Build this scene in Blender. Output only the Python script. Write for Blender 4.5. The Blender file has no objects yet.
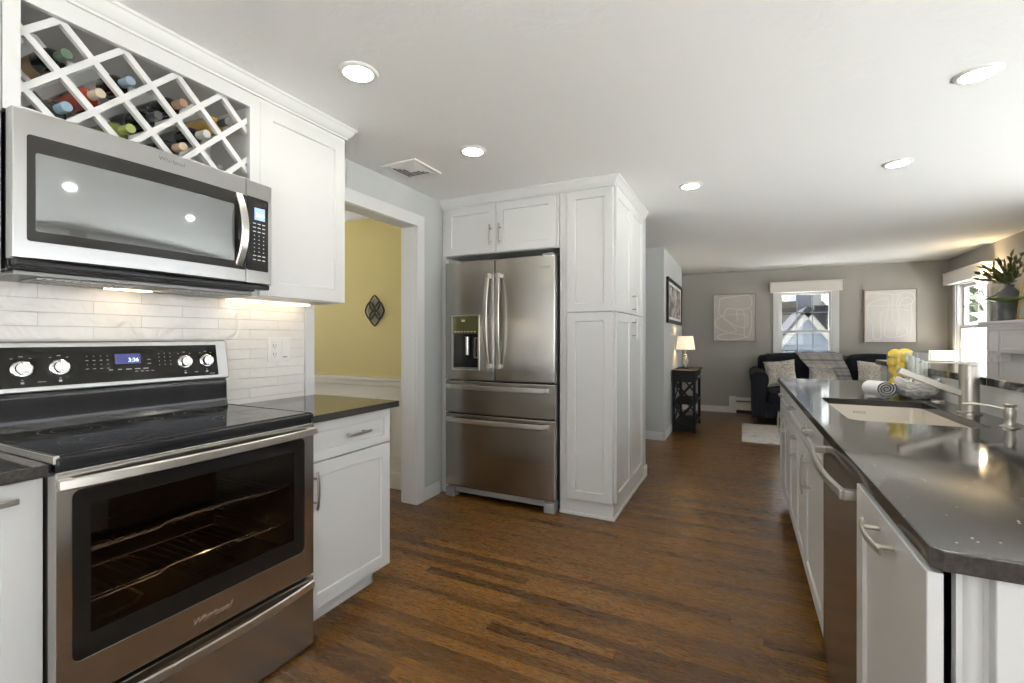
import bpy, bmesh, math, random
from mathutils import Vector, Matrix, noise
random.seed(7)
SC = bpy.context.scene
COL = SC.collection
# ---------------------------------------------------------------- camera, world, lights, exposure
F_PX, H_CAM = 465.0, 1.23
YAW = math.atan((742 - 512) / F_PX)
cam_d = bpy.data.cameras.new('camera')
cam = bpy.data.objects.new('camera', cam_d)
COL.objects.link(cam)
cam.location = (0, 0, H_CAM)
cam.rotation_euler = (math.pi / 2, 0, YAW)
cam_d.sensor_width = 36
cam_d.lens = 36 * F_PX / 1024
cam_d.shift_y = -3.5 / 1024
cam_d.clip_start = 0.02
SC.camera = cam
SC.view_settings.view_transform = 'Standard'
SC.view_settings.look = 'None'
SC.view_settings.gamma = 1
SC.view_settings.use_curve_mapping = False
SC.view_settings.exposure = 1.02
SC.cycles.max_bounces = 8
SC.cycles.diffuse_bounces = 5
SC.cycles.glossy_bounces = 4
SC.cycles.transparent_max_bounces = 12
SC.cycles.sample_clamp_indirect = 4
SC.cycles.caustics_refractive = False
SC.cycles.caustics_reflective = False
SC.cycles.use_denoising = True
SC.cycles.use_adaptive_sampling = False

world = bpy.data.worlds.new('world'); SC.world = world
world.use_nodes = True
wn = world.node_tree.nodes; wl = world.node_tree.links
bg = wn['Background']
tc = wn.new('ShaderNodeTexCoord'); sx = wn.new('ShaderNodeSeparateXYZ'); rp = wn.new('ShaderNodeValToRGB')
wl.new(tc.outputs['Generated'], sx.inputs[0]); wl.new(sx.outputs['Z'], rp.inputs[0]); wl.new(rp.outputs[0], bg.inputs['Color'])
rp.color_ramp.elements[0].position = 0.0; rp.color_ramp.elements[0].color = (0.97, 0.97, 1.0, 1)
rp.color_ramp.elements[1].position = 0.7; rp.color_ramp.elements[1].color = (0.80, 0.89, 1.0, 1)
bg.inputs['Strength'].default_value = 2.0
sun_d = bpy.data.lights.new('sun', 'SUN'); sun_d.energy = 38; sun_d.angle = math.radians(1); sun_d.color = (1, .98, .96)
sun = bpy.data.objects.new('sun', sun_d); COL.objects.link(sun); sun.location = (-6, 6, 12)
sun.rotation_euler = Vector((.42, -.10, -.90)).to_track_quat('-Z', 'Y').to_euler()
CEIL = 2.32
XL, XR, YB, YF = -2.157, 2.57, -2.2, 8.49
# window openings of the shell, unseen ones sized for the light they let in: (axis, plane, a0, a1, z0, z1)
OPEN = [('x', XR + .06, -1.9, 1.3, .10, 2.2, -1), ('x', XR + .06, 1.7, 4.8, .05, 2.2, -1), ('x', XR + .06, 7.30, 8.20, .8, 1.95, -1),
        ('y', YB - .06, -1.6, 2.0, .60, 2.12, 1), ('y', YF + .06, .52, 1.24, .70, 1.96, -1), ('x', -4.96, .6, 2.3, .7, 2.0, 1)]
for i, (ax, pl, a0, a1, z0, z1, sg) in enumerate(OPEN):
    l = bpy.data.lights.new('window_portal', 'AREA'); l.shape = 'RECTANGLE'; l.size = a1 - a0; l.size_y = z1 - z0
    l.cycles.is_portal = True
    o = bpy.data.objects.new('window_portal', l); COL.objects.link(o)
    m = (a0 + a1) / 2
    o.location = (pl, m, (z0 + z1) / 2) if ax == 'x' else (m, pl, (z0 + z1) / 2)
    d = Vector((sg, 0, 0)) if ax == 'x' else Vector((0, sg, 0))
    o.rotation_euler = d.to_track_quat('-Z', 'Y').to_euler()
CANS = [(-1.41, 1.43), (-1.405, 2.325), (-.33, 3.55), (.87, 3.66), (.87, 2.57), (.87, 1.1), (-1.41, .1), (-.3, -.9)]  # last three are unseen, added to light the room
CAN_E = 42.0                    # glow of each downlight lens (they are the lamps)

# ---------------------------------------------------------------- materials
MATS = {}
def nodes_of(m):
    m.use_nodes = True
    return m.node_tree.nodes, m.node_tree.links, m.node_tree.nodes['Principled BSDF']
def mat(name, col, rough=.5, metal=0, spec=.5, emis=None, es=1, coat=0, trans=0, ior=None):
    m = bpy.data.materials.new(name); n, l, b = nodes_of(m)
    b.inputs['Base Color'].default_value = (*col, 1); b.inputs['Roughness'].default_value = rough
    b.inputs['Metallic'].default_value = metal; b.inputs['Specular IOR Level'].default_value = spec
    b.inputs['Coat Weight'].default_value = coat
    b.inputs['Transmission Weight'].default_value = trans
    if ior: b.inputs['IOR'].default_value = ior
    if emis: b.inputs['Emission Color'].default_value = (*emis, 1); b.inputs['Emission Strength'].default_value = es
    MATS[name] = m
    return m
def texco(m, scale=(1, 1, 1), rot=(0, 0, 0), loc=(0, 0, 0), kind='Object'):
    n, l = m.node_tree.nodes, m.node_tree.links
    g = n.new('ShaderNodeNewGeometry') if kind == 'World' else n.new('ShaderNodeTexCoord')
    mp = n.new('ShaderNodeMapping'); mp.inputs['Scale'].default_value = scale; mp.inputs['Rotation'].default_value = rot; mp.inputs['Location'].default_value = loc
    l.new(g.outputs['Position' if kind == 'World' else 'Object'], mp.inputs[0])
    return mp.outputs[0]
def nz(m, vec, scale, detail=2, rough=.5, dist=0):
    n, l = m.node_tree.nodes, m.node_tree.links
    t = n.new('ShaderNodeTexNoise'); t.inputs['Scale'].default_value = scale; t.inputs['Detail'].default_value = detail
    t.inputs['Roughness'].default_value = rough; t.inputs['Distortion'].default_value = dist
    l.new(vec, t.inputs['Vector']); return t.outputs['Fac']
def ramp(m, fac, stops):
    n, l = m.node_tree.nodes, m.node_tree.links
    r = n.new('ShaderNodeValToRGB'); e = r.color_ramp.elements
    while len(e) < len(stops): e.new(.5)
    for i, (p, c) in enumerate(stops): e[i].position = p; e[i].color = (*c, 1) if len(c) == 3 else c
    l.new(fac, r.inputs[0]); return r.outputs[0]
def bump(m, h, strength, dist=.01):
    n, l = m.node_tree.nodes, m.node_tree.links
    b = n.new('ShaderNodeBump'); b.inputs['Strength'].default_value = strength; b.inputs['Distance'].default_value = dist
    l.new(h, b.inputs['Height']); l.new(b.outputs[0], n['Principled BSDF'].inputs['Normal'])
def mixc(m, fac, a, b, mode='MIX'):
    n, l = m.node_tree.nodes, m.node_tree.links
    x = n.new('ShaderNodeMix'); x.data_type = 'RGBA'; x.blend_type = mode
    for s, v in ((x.inputs[0], fac), (x.inputs[6], a), (x.inputs[7], b)):
        if hasattr(v, 'is_output'): l.new(v, s)
        elif isinstance(v, (int, float)): s.default_value = v
        else: s.default_value = (*v, 1)
    return x.outputs[2]
def base(m, c): m.node_tree.links.new(c, m.node_tree.nodes['Principled BSDF'].inputs['Base Color'])
def roughl(m, c): m.node_tree.links.new(c, m.node_tree.nodes['Principled BSDF'].inputs['Roughness'])
def mth(m, op, a, b=None):
    n, l = m.node_tree.nodes, m.node_tree.links
    x = n.new('ShaderNodeMath'); x.operation = op
    for s, v in ((x.inputs[0], a), (x.inputs[1], b)):
        if v is None: continue
        if hasattr(v, 'is_output'): l.new(v, s)
        else: s.default_value = v
    return x.outputs[0]

white = mat('cabinet_white', (.57, .572, .560), .32)
bump(white, nz(white, texco(white), 6, 1), .02)
trimw = mat('trim_white', (.62, .62, .608), .35)
ceilm = mat('ceiling_plaster', (.88, .885, .875), .7, spec=.25)
v = texco(ceilm, kind='World')
h1 = ramp(ceilm, nz(ceilm, v, 5.5, 6, .62, 1.6), [(.42, (0, 0, 0)), (.58, (1, 1, 1))])
bump(ceilm, h1, .12, .008)
wallg = mat('wall_grey', (.445, .46, .45), .65, spec=.25)
wallg2 = mat('wall_grey_living', (.345, .332, .303), .65, spec=.25)
for w_ in (wallg, wallg2): bump(w_, nz(w_, texco(w_, kind='World'), 60, 3), .03, .003)
wally = mat('wall_yellow', (.56, .475, .205), .6, spec=.25)
bump(wally, nz(wally, texco(wally, kind='World'), 60, 3), .03, .003)
cream = mat('wainscot_cream', (.70, .67, .57), .4)

# oak strip floor, boards along X
oak = mat('oak_floor', (.2, .1, .04), .25)
n_, l_, b_ = nodes_of(oak)
v = texco(oak, kind='World')
sp_ = n_.new('ShaderNodeSeparateXYZ'); l_.new(v, sp_.inputs[0])
row = mth(oak, 'FLOOR', mth(oak, 'DIVIDE', sp_.outputs['Y'], .057))
wn_ = n_.new('ShaderNodeTexWhiteNoise'); wn_.noise_dimensions = '1D'; l_.new(row, wn_.inputs['W'])
cbn = n_.new('ShaderNodeCombineXYZ'); l_.new(mth(oak, 'ADD', sp_.outputs['X'], mth(oak, 'MULTIPLY', wn_.outputs['Value'], 4.7)), cbn.inputs[0]); l_.new(sp_.outputs['Y'], cbn.inputs[1])
br = n_.new('ShaderNodeTexBrick'); l_.new(cbn.outputs[0], br.inputs['Vector'])
br.offset = 0; br.squash = 1
br.inputs['Scale'].default_value = 1; br.inputs['Brick Width'].default_value = 1.05; br.inputs['Row Height'].default_value = .057
br.inputs['Mortar Size'].default_value = .0007; br.inputs['Mortar Smooth'].default_value = .1; br.inputs['Bias'].default_value = 0
br.inputs['Color1'].default_value = (0, 0, 0, 1); br.inputs['Color2'].default_value = (1, 1, 1, 1); br.inputs['Mortar'].default_value = (.5, .5, .5, 1)
# per-board offset for the grain
ad = n_.new('ShaderNodeVectorMath'); ad.operation = 'MULTIPLY_ADD'
l_.new(br.outputs['Color'], ad.inputs[0]); ad.inputs[1].default_value = (7.3, 5.1, 3.7); l_.new(v, ad.inputs[2])
mp = n_.new('ShaderNodeMapping'); mp.inputs['Scale'].default_value = (1.6, 15, 1); l_.new(ad.outputs[0], mp.inputs[0])
g1 = nz(oak, mp.outputs[0], 3.0, 3, .5, .6)
rings = mth(oak, 'FRACT', mth(oak, 'MULTIPLY', g1, 11.0))
rings = mth(oak, 'ABSOLUTE', mth(oak, 'SUBTRACT', rings, .5))
mp2 = n_.new('ShaderNodeMapping'); mp2.inputs['Scale'].default_value = (5, 90, 1); l_.new(ad.outputs[0], mp2.inputs[0])
g2 = nz(oak, mp2.outputs[0], 3.0, 4, .65)
tone = ramp(oak, br.outputs['Color'], [(0, (.054, .022, .005)), (.3, (.104, .046, .009)), (.7, (.176, .084, .018)), (1, (.078, .033, .007))])
grain = ramp(oak, rings, [(0, (.22, .17, .14)), (.10, (.45, .40, .36)), (.22, (1, 1, 1)), (.5, (1.25, 1.22, 1.18))])
c = mixc(oak, .85, tone, grain, 'MULTIPLY')
fine = ramp(oak, g2, [(.36, (.35, .30, .26)), (.48, (1, 1, 1)), (.7, (1.35, 1.3, 1.22))])
c = mixc(oak, .85, c, fine, 'MULTIPLY')
c = mixc(oak, br.outputs['Fac'], c, (.035, .015, .006))
base(oak, c)
oak.node_tree.nodes['Principled BSDF'].inputs['Specular IOR Level'].default_value = .38
roughl(oak, ramp(oak, g2, [(.3, (.34,) * 3), (.7, (.23,) * 3)]))
bump(oak, mixc(oak, br.outputs['Fac'], g2, (0, 0, 0)), .06, .002)

def steel(name, col, rough, axis, amt=.10):
    m = mat(name, col, rough, 1)
    sc = {'z': (2, 2, 420), 'y': (2, 420, 2), 'x': (420, 2, 2)}[axis]
    f = nz(m, texco(m, sc, kind='World'), 1, 2)
    if axis != 'z': bump(m, f, amt, .002)
    tn = m.node_tree.nodes.new('ShaderNodeTangent'); tn.direction_type = 'RADIAL'; tn.axis = 'Z'
    m.node_tree.links.new(tn.outputs[0], m.node_tree.nodes['Principled BSDF'].inputs['Tangent'])
    m.node_tree.nodes['Principled BSDF'].inputs['Anisotropic'].default_value = .8
    roughl(m, ramp(m, f, [(.3, (rough * .92,) * 3), (.7, (rough * 1.08,) * 3)]))
    return m
stl = steel('stainless_steel', (.57, .56, .54), .30, 'z', .05)
stl_f = steel('stainless_steel_fridge', (.44, .415, .38), .22, 'z', .05)
stl_m = steel('stainless_steel_microwave', (.44, .44, .435), .30, 'z', .05)
ovenblk = mat('oven_black_glass', (.010, .009, .008), .08, spec=.12)
stl_d = steel('stainless_steel_dark', (.47, .45, .425), .22, 'z', .05)
stl_h = mat('stainless_steel_handle', (.62, .60, .56), .30, 1)
nickel = mat('brushed_nickel', (.46, .43, .38), .33, 1)
chrome = mat('polished_chrome', (.8, .8, .8), .08, 1)
blackg = mat('black_glass', (.010, .010, .011), .05)
blackp = mat('black_plastic', (.010, .010, .011), .25, spec=.25)
darkin = mat('dark_enamel', (.055, .042, .035), .3)
greyp = mat('grey_plastic', (.25, .25, .25), .45)
markm = mat('pale_markings', (.55, .55, .55), .5)
markd = mat('dark_markings', (.12, .12, .12), .5)
wallplate = mat('outlet_white', (.75, .73, .70), .3)

def quartz(name, col, rough, spk=True):
    m = mat(name, col, rough, spec=.5)
    v = texco(m, kind='World')
    f = nz(m, v, 130, 2, .5)
    cc = ramp(m, f, [(.3, tuple(x * .75 for x in col)), (.7, tuple(x * 1.35 for x in col))])
    if spk:
        n, l = m.node_tree.nodes, m.node_tree.links
        vo = n.new('ShaderNodeTexVoronoi'); vo.voronoi_dimensions = '2D'; vo.inputs['Scale'].default_value = 30; l.new(v, vo.inputs['Vector'])
        s1 = ramp(m, vo.outputs['Distance'], [(.045, (1, 1, 1)), (.065, (0, 0, 0))])
        hs = n.new('ShaderNodeSeparateColor'); l.new(vo.outputs['Color'], hs.inputs[0])
        s2 = mth(m, 'GREATER_THAN', hs.outputs[0], .72)
        s3 = mth(m, 'MULTIPLY', s1, s2)
        cc = mixc(m, s3, cc, (.55, .52, .48))
    base(m, cc); return m
counterm = quartz('dark_grey_quartz', (.036, .033, .031), .075)

def tilem(name, col, w, hgt, axis, wav=.9):
    m = mat(name, col, .12, spec=.6)
    n, l, b = nodes_of(m)
    g = n.new('ShaderNodeNewGeometry'); s = n.new('ShaderNodeSeparateXYZ'); cb = n.new('ShaderNodeCombineXYZ')
    l.new(g.outputs['Position'], s.inputs[0]); l.new(s.outputs['Y' if axis == 'x' else 'X'], cb.inputs[0]); l.new(s.outputs['Z'], cb.inputs[1])
    mp = n.new('ShaderNodeMapping'); l.new(cb.outputs[0], mp.inputs[0]); mp.inputs['Location'].default_value = (.06, -.914 % hgt * -1 + .0, 0)
    br = n.new('ShaderNodeTexBrick'); l.new(mp.outputs[0], br.inputs['Vector']); br.offset = .5
    br.inputs['Scale'].default_value = 1; br.inputs['Brick Width'].default_value = w; br.inputs['Row Height'].default_value = hgt
    br.inputs['Mortar Size'].default_value = .0012; br.inputs['Mortar Smooth'].default_value = .2
    br.inputs['Color1'].default_value = (*col, 1); br.inputs['Color2'].default_value = (*[x * .93 for x in col], 1)
    br.inputs['Mortar'].default_value = (*[x * .82 for x in col], 1)
    f = nz(m, cb.outputs[0], 11, 2, .5, .8)
    base(m, mixc(m, .25, br.outputs['Color'], ramp(m, nz(m, cb.outputs[0], 7, 5, .6, 2.5), [(.3, (.90, .90, .89)), (.5, (1, 1, 1)), (.7, (.93, .93, .92))]), 'MULTIPLY'))
    hh = mth(m, 'SUBTRACT', mth(m, 'MULTIPLY', f, .8), br.outputs['Fac'])
    bump(m, hh, wav, .010)
    return m
tile = tilem('glossy_wavy_tile', (.80, .77, .72), .305, .0475, 'x')
tile2 = tilem('marble_riser_tile', (.90, .89, .86), .30, .055, 'x', .06)

def thin_glass(name, tint=(1, 1, 1), edge=.5, rough=0.0):
    m = bpy.data.materials.new(name); m.use_nodes = True
    n, l = m.node_tree.nodes, m.node_tree.links
    n.remove(n['Principled BSDF'])
    t = n.new('ShaderNodeBsdfTransparent'); t.inputs[0].default_value = (*tint, 1)
    g = n.new('ShaderNodeBsdfGlossy'); g.inputs['Roughness'].default_value = rough
    lw = n.new('ShaderNodeLayerWeight'); lw.inputs['Blend'].default_value = .5
    pw = n.new('ShaderNodeMath'); pw.operation = 'POWER'; l.new(lw.outputs['Facing'], pw.inputs[0]); pw.inputs[1].default_value = 4
    fr = n.new('ShaderNodeMath'); fr.operation = 'MULTIPLY_ADD'; l.new(pw.outputs[0], fr.inputs[0]); fr.inputs[1].default_value = edge; fr.inputs[2].default_value = .04
    x = n.new('ShaderNodeMixShader'); l.new(fr.outputs[0], x.inputs[0]); l.new(t.outputs[0], x.inputs[1]); l.new(g.outputs[0], x.inputs[2])
    l.new(x.outputs[0], n['Material Output'].inputs[0]); MATS[name] = m
    return m
pane = thin_glass('window_glass', (.97, .98, .98), .15)
oveng = thin_glass('oven_window_glass', (.58, .52, .46), .5)
clear = thin_glass('clear_glass', (.93, .95, .94))
greeng = mat('green_glass', (.22, .34, .06), .08, trans=.35, ior=1.45)
mwwin = mat('microwave_window', (.26, .27, .275), .045, .85)
mwblk = mat('microwave_black_glass', (.016, .015, .014), .16, 0, spec=.22)

# ---------------------------------------------------------------- geometry helpers
def nb(): return bmesh.new()
def merge(bm, t):
    me = bpy.data.meshes.new('tmp'); t.to_mesh(me); t.free(); bm.from_mesh(me); bpy.data.meshes.remove(me)
def box(bm, x0, x1, y0, y1, z0, z1, bev=0, seg=2, mtx=None):
    t = nb(); bmesh.ops.create_cube(t, size=1)
    for v in t.verts: v.co = Vector(((x0 + x1) / 2 + v.co.x * (x1 - x0), (y0 + y1) / 2 + v.co.y * (y1 - y0), (z0 + z1) / 2 + v.co.z * (z1 - z0)))
    if bev: bmesh.ops.bevel(t, geom=t.edges[:], offset=bev, segments=seg, affect='EDGES', profile=.5)
    if mtx: bmesh.ops.transform(t, matrix=mtx, verts=t.verts)
    merge(bm, t); return bm
def lathe(bm, prof, cx=0, cy=0, n=32, mtx=None, jit=None, caps=True):
    t = nb(); rings = []
    for r, z in prof:
        if r < 1e-6: rings.append([t.verts.new((cx, cy, z))])
        else: rings.append([t.verts.new((cx + r * math.cos(2 * math.pi * i / n) * (jit(i, z) if jit else 1), cy + r * math.sin(2 * math.pi * i / n) * (jit(i, z) if jit else 1), z)) for i in range(n)])
    for a, b in zip(rings, rings[1:]):
        if len(a) == 1 and len(b) == 1: continue
        for i in range(n):
            j = (i + 1) % n
            if len(a) == 1: t.faces.new((a[0], b[i], b[j]))
            elif len(b) == 1: t.faces.new((a[i], b[0], a[j]))
            else: t.faces.new((a[i], b[i], b[j], a[j]))
    if caps and len(rings[0]) > 1: t.faces.new(rings[0])
    if caps and len(rings[-1]) > 1: t.faces.new(rings[-1])
    if not caps: bmesh.ops.remove_doubles(t, verts=t.verts, dist=1e-6)
    bmesh.ops.recalc_face_normals(t, faces=t.faces[:])
    if mtx: bmesh.ops.transform(t, matrix=mtx, verts=t.verts)
    merge(bm, t); return bm
def sweep(bm, pts, sec, side, closed=False):
    """sec: list of (a,b); a along side, b along tangent x side"""
    t = nb(); pts = [Vector(p) for p in pts]; side = Vector(side).normalized(); rings = []
    n = len(pts)
    for i, p in enumerate(pts):
        if closed: tg = pts[(i + 1) % n] - pts[i - 1]
        else: tg = pts[min(i + 1, n - 1)] - pts[max(i - 1, 0)]
        tg.normalize(); nm = tg.cross(side).normalized(); sd = side
        rings.append([t.verts.new(p + sd * a + nm * b) for a, b in sec])
    m = len(sec)
    rr = list(zip(rings, rings[1:])) + ([(rings[-1], rings[0])] if closed else [])
    for a, b in rr:
        for i in range(m): t.faces.new((a[i], a[(i + 1) % m], b[(i + 1) % m], b[i]))
    if not closed: t.faces.new(rings[0]); t.faces.new(rings[-1][::-1])
    bmesh.ops.recalc_face_normals(t, faces=t.faces[:])
    merge(bm, t); return bm
def tube(bm, pts, r, n=10, closed=False, radii=None):
    t = nb(); pts = [Vector(p) for p in pts]; N = len(pts); rings = []; up = None
    for i, p in enumerate(pts):
        tg = (pts[(i + 1) % N] - pts[i - 1]) if closed else (pts[min(i + 1, N - 1)] - pts[max(i - 1, 0)])
        tg.normalize()
        if up is None: up = Vector((0, 0, 1)) if abs(tg.z) < .9 else Vector((1, 0, 0))
        s = tg.cross(up).normalized(); up = s.cross(tg).normalized(); rr = radii[i] if radii else r
        rings.append([t.verts.new(p + (s * math.cos(2 * math.pi * k / n) + up * math.sin(2 * math.pi * k / n)) * rr) for k in range(n)])
    prs = list(zip(rings, rings[1:])) + ([(rings[-1], rings[0])] if closed else [])
    for a, b in prs:
        for k in range(n): t.faces.new((a[k], a[(k + 1) % n], b[(k + 1) % n], b[k]))
    if not closed: t.faces.new(rings[0]); t.faces.new(rings[-1][::-1])
    bmesh.ops.recalc_face_normals(t, faces=t.faces[:])
    merge(bm, t); return bm
def rect_sec(a, b, c=.002):
    a /= 2; b /= 2
    return [(-a + c, -b), (a - c, -b), (a, -b + c), (a, b - c), (a - c, b), (-a + c, b), (-a, b - c), (-a, -b + c)]
def rrect(u0, u1, v0, v1, r=.0, n=6):
    if r <= 0: return [(u0, v0), (u1, v0), (u1, v1), (u0, v1)]
    out = []
    for cx, cy, a in ((u1 - r, v0 + r, -90), (u1 - r, v1 - r, 0), (u0 + r, v1 - r, 90), (u0 + r, v0 + r, 180)):
        for i in range(n + 1):
            q = math.radians(a + 90 * i / n); out.append((cx + r * math.cos(q), cy + r * math.sin(q)))
    return out
def poly(bm, outer, holes, w0, w1, frame=None, bev=0):
    """filled outline with holes, extruded w0..w1; frame maps (u,v,w)->world"""
    cu = bpy.data.curves.new('tmpc', 'CURVE'); cu.dimensions = '2D'; cu.fill_mode = 'BOTH'
    for lp in [outer] + holes:
        sp = cu.splines.new('POLY'); sp.points.add(len(lp) - 1)
        for p, q in zip(sp.points, lp): p.co = (q[0], q[1], 0, 1)
        sp.use_cyclic_u = True
    cu.extrude = (w1 - w0) / 2 - bev; cu.bevel_depth = bev; cu.bevel_resolution = 1
    if bev: cu.offset = -bev
    ob = bpy.data.objects.new('tmpo', cu); COL.objects.link(ob)
    dg = bpy.context.evaluated_depsgraph_get()
    me = bpy.data.meshes.new_from_object(ob.evaluated_get(dg))
    bpy.data.objects.remove(ob); bpy.data.curves.remove(cu)
    t = nb(); t.from_mesh(me); bpy.data.meshes.remove(me)
    for v in t.verts: v.co.z += (w0 + w1) / 2
    bmesh.ops.remove_doubles(t, verts=t.verts, dist=1e-5)
    if frame: bmesh.ops.transform(t, matrix=frame, verts=t.verts)
    bmesh.ops.recalc_face_normals(t, faces=t.faces[:])
    merge(bm, t); return bm
def FR(face, o):
    """frame: u,v(up),w(outward) columns; face = outward direction"""
    d = {'+x': ((0, 1, 0), (0, 0, 1), (1, 0, 0)), '-x': ((0, 1, 0), (0, 0, 1), (-1, 0, 0)), '-y': ((1, 0, 0), (0, 0, 1), (0, -1, 0)), '+y': ((1, 0, 0), (0, 0, 1), (0, 1, 0)), '+z': ((1, 0, 0), (0, 1, 0), (0, 0, 1)), '-z': ((1, 0, 0), (0, 1, 0), (0, 0, -1))}[face]
    m = Matrix.Identity(4)
    for i, cvec in enumerate(d):
        for j in range(3): m[j][i] = cvec[j]
    for j in range(3): m[j][3] = o[j]
    return m
def loops(bm, lps, frame=None, cap0=True, cap1=True):
    t = nb(); R = [[t.verts.new(p) for p in lp] for lp in lps]; n = len(R[0])
    for a, b in zip(R, R[1:]):
        for i in range(n): t.faces.new((a[i], a[(i + 1) % n], b[(i + 1) % n], b[i]))
    if cap0: t.faces.new(R[0])
    if cap1: t.faces.new(R[-1])
    bmesh.ops.recalc_face_normals(t, faces=t.faces[:])
    if frame: bmesh.ops.transform(t, matrix=frame, verts=t.verts)
    merge(bm, t); return bm
def shaker(bm, u0, u1, v0, v1, frame, t=.020, fr=.058, dep=.008):
    def L(i, w): return [(u0 + i, v0 + i, w), (u1 - i, v0 + i, w), (u1 - i, v1 - i, w), (u0 + i, v1 - i, w)]
    return loops(bm, [L(0, 0), L(0, t - .0015), L(.0015, t), L(fr, t), L(fr + .0035, t - dep)], frame)
def slab(bm, u0, u1, v0, v1, w0, w1, frame, r=.004, cor=.0, bow=0, nseg=1, bowv=0):
    """rounded slab, optionally bowed outward along u"""
    lps = []
    for i, w in ((0, w0), (0, w1 - r), (r * .3, w1 - r * .3), (r, w1)):
        lps.append([(a, b_, w) for a, b_ in rrect(u0 + i, u1 - i, v0 + i, v1 - i, max(cor - i, .0005) if cor else 0)])
    if not bow: return loops(bm, lps, frame)
    # grid version for a bowed face
    t = nb(); n = max(nseg, 2)
    def W(u): q = (u - u0) / (u1 - u0) * 2 - 1; return bow * (1 - q * q)
    us = [u0, u0 + r * .3, u0 + r] + [u0 + r + (u1 - u0 - 2 * r) * k / n for k in range(1, n)] + [u1 - r, u1 - r * .3, u1]
    prof = []
    for u in us:
        e = min(u - u0, u1 - u); dw = r if e <= 0 else (r * .3 if e < r * .9 else 0)
        prof.append((u, dw))
    vs = [(v0, r), (v0 + r * .3, r * .3), (v0 + r, 0), (v1 - r, 0), (v1 - r * .3, r * .3), (v1, r)]
    G = [[t.verts.new((u, v, w1 + W(u) - max(dw, dv))) for (v, dv) in vs] for (u, dw) in prof]
    for a, b in zip(G, G[1:]):
        for j in range(len(vs) - 1): t.faces.new((a[j], b[j], b[j + 1], a[j + 1]))
    # back
    Bk = [[t.verts.new((u, v, w0)) for v in (v0, v1)] for (u, dw) in prof]
    for k in range(len(prof) - 1):
        t.faces.new((G[k][0], G[k + 1][0], Bk[k + 1][0], Bk[k][0])); t.faces.new((G[k][-1], Bk[k][1], Bk[k + 1][1], G[k + 1][-1]))
        t.faces.new((Bk[k][0], Bk[k + 1][0], Bk[k + 1][1], Bk[k][1]))
    t.faces.new([*G[0], Bk[0][1], Bk[0][0]]); t.faces.new([*G[-1][::-1], Bk[-1][0], Bk[-1][1]])
    bmesh.ops.recalc_face_normals(t, faces=t.faces[:])
    bmesh.ops.transform(t, matrix=frame, verts=t.verts)
    merge(bm, t); return bm

def wloc(o):
    v = Vector((0, 0, 0))
    while o: v += Vector(o.location); o = o.parent
    return v
def obj(name, bm, m, parent=None, local=False, smooth=40, origin=None):
    off = wloc(parent) if (parent and not local) else Vector((0, 0, 0))
    if origin is not None and parent is None: off = Vector(origin)
    if off.length: bmesh.ops.translate(bm, vec=-off, verts=bm.verts)
    me = bpy.data.meshes.new(name)
    if smooth:
        ang = math.radians(smooth)
        for f in bm.faces: f.smooth = True
        for e in bm.edges:
            if len(e.link_faces) == 2 and e.calc_face_angle(0) > ang: e.smooth = False
    bm.to_mesh(me); bm.free()
    for q in (m if isinstance(m, (list, tuple)) else [m]): me.materials.append(q)
    o = bpy.data.objects.new(name, me); COL.objects.link(o)
    if smooth:
        w_n = o.modifiers.new('weighted_normal', 'WEIGHTED_NORMAL'); w_n.weight = 100; w_n.keep_sharp = True
    if parent: o.parent = parent
    elif origin is not None: o.location = origin
    return o
def tag(o, label, cat, group=None, kind=None):
    o['label'] = label; o['category'] = cat
    if group: o['group'] = group
    if kind: o['kind'] = kind
    return o
def thing(name, label, cat, loc, group=None, rot=(0, 0, 0)):
    o = bpy.data.objects.new(name, None); o.empty_display_size = .05; COL.objects.link(o); o.location = loc; o.rotation_euler = rot
    return tag(o, label, cat, group)
def struct(name, bm, m, parent=None, smooth=40):
    o = obj(name, bm, m, parent, smooth=smooth)
    if not parent: o['kind'] = 'structure'
    return o
def copy_tree(o, parent=None):
    c = o.copy(); COL.objects.link(c); c.parent = parent
    for ch in [x for x in bpy.data.objects if x.parent == o]: copy_tree(ch, c)
    return c
def text(name, s, size, m, parent, frame, ext=.0004, shear=0, align='CENTER'):
    cu = bpy.data.curves.new('tmpt', 'FONT'); cu.body = s; cu.size = size; cu.extrude = ext; cu.align_x = align; cu.align_y = 'CENTER'; cu.shear = shear
    ob = bpy.data.objects.new('tmpt', cu); COL.objects.link(ob)
    me = bpy.data.meshes.new_from_object(ob.evaluated_get(bpy.context.evaluated_depsgraph_get()))
    bpy.data.objects.remove(ob); bpy.data.curves.remove(cu)
    t = nb(); t.from_mesh(me); bpy.data.meshes.remove(me)
    bmesh.ops.transform(t, matrix=frame, verts=t.verts); bmesh.ops.recalc_face_normals(t, faces=t.faces[:])
    return obj(name, t, m, parent, smooth=0)
def grid_wall(bm, axis, p0, p1, a0, a1, z0, z1, holes=()):
    """wall slab normal to axis between p0..p1, spanning a0..a1, with rectangular holes"""
    def bx(b0, b1, c0, c1):
        if b1 - b0 < 1e-4 or c1 - c0 < 1e-4: return
        if axis == 'x': box(bm, p0, p1, b0, b1, c0, c1)
        else: box(bm, b0, b1, p0, p1, c0, c1)
    cur = a0
    for (h0, h1, c0, c1) in sorted(holes):
        bx(cur, h0, z0, z1); bx(h0, h1, z0, c0); bx(h0, h1, c1, z1); cur = h1
    bx(cur, a1, z0, z1)
    return bm

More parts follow.
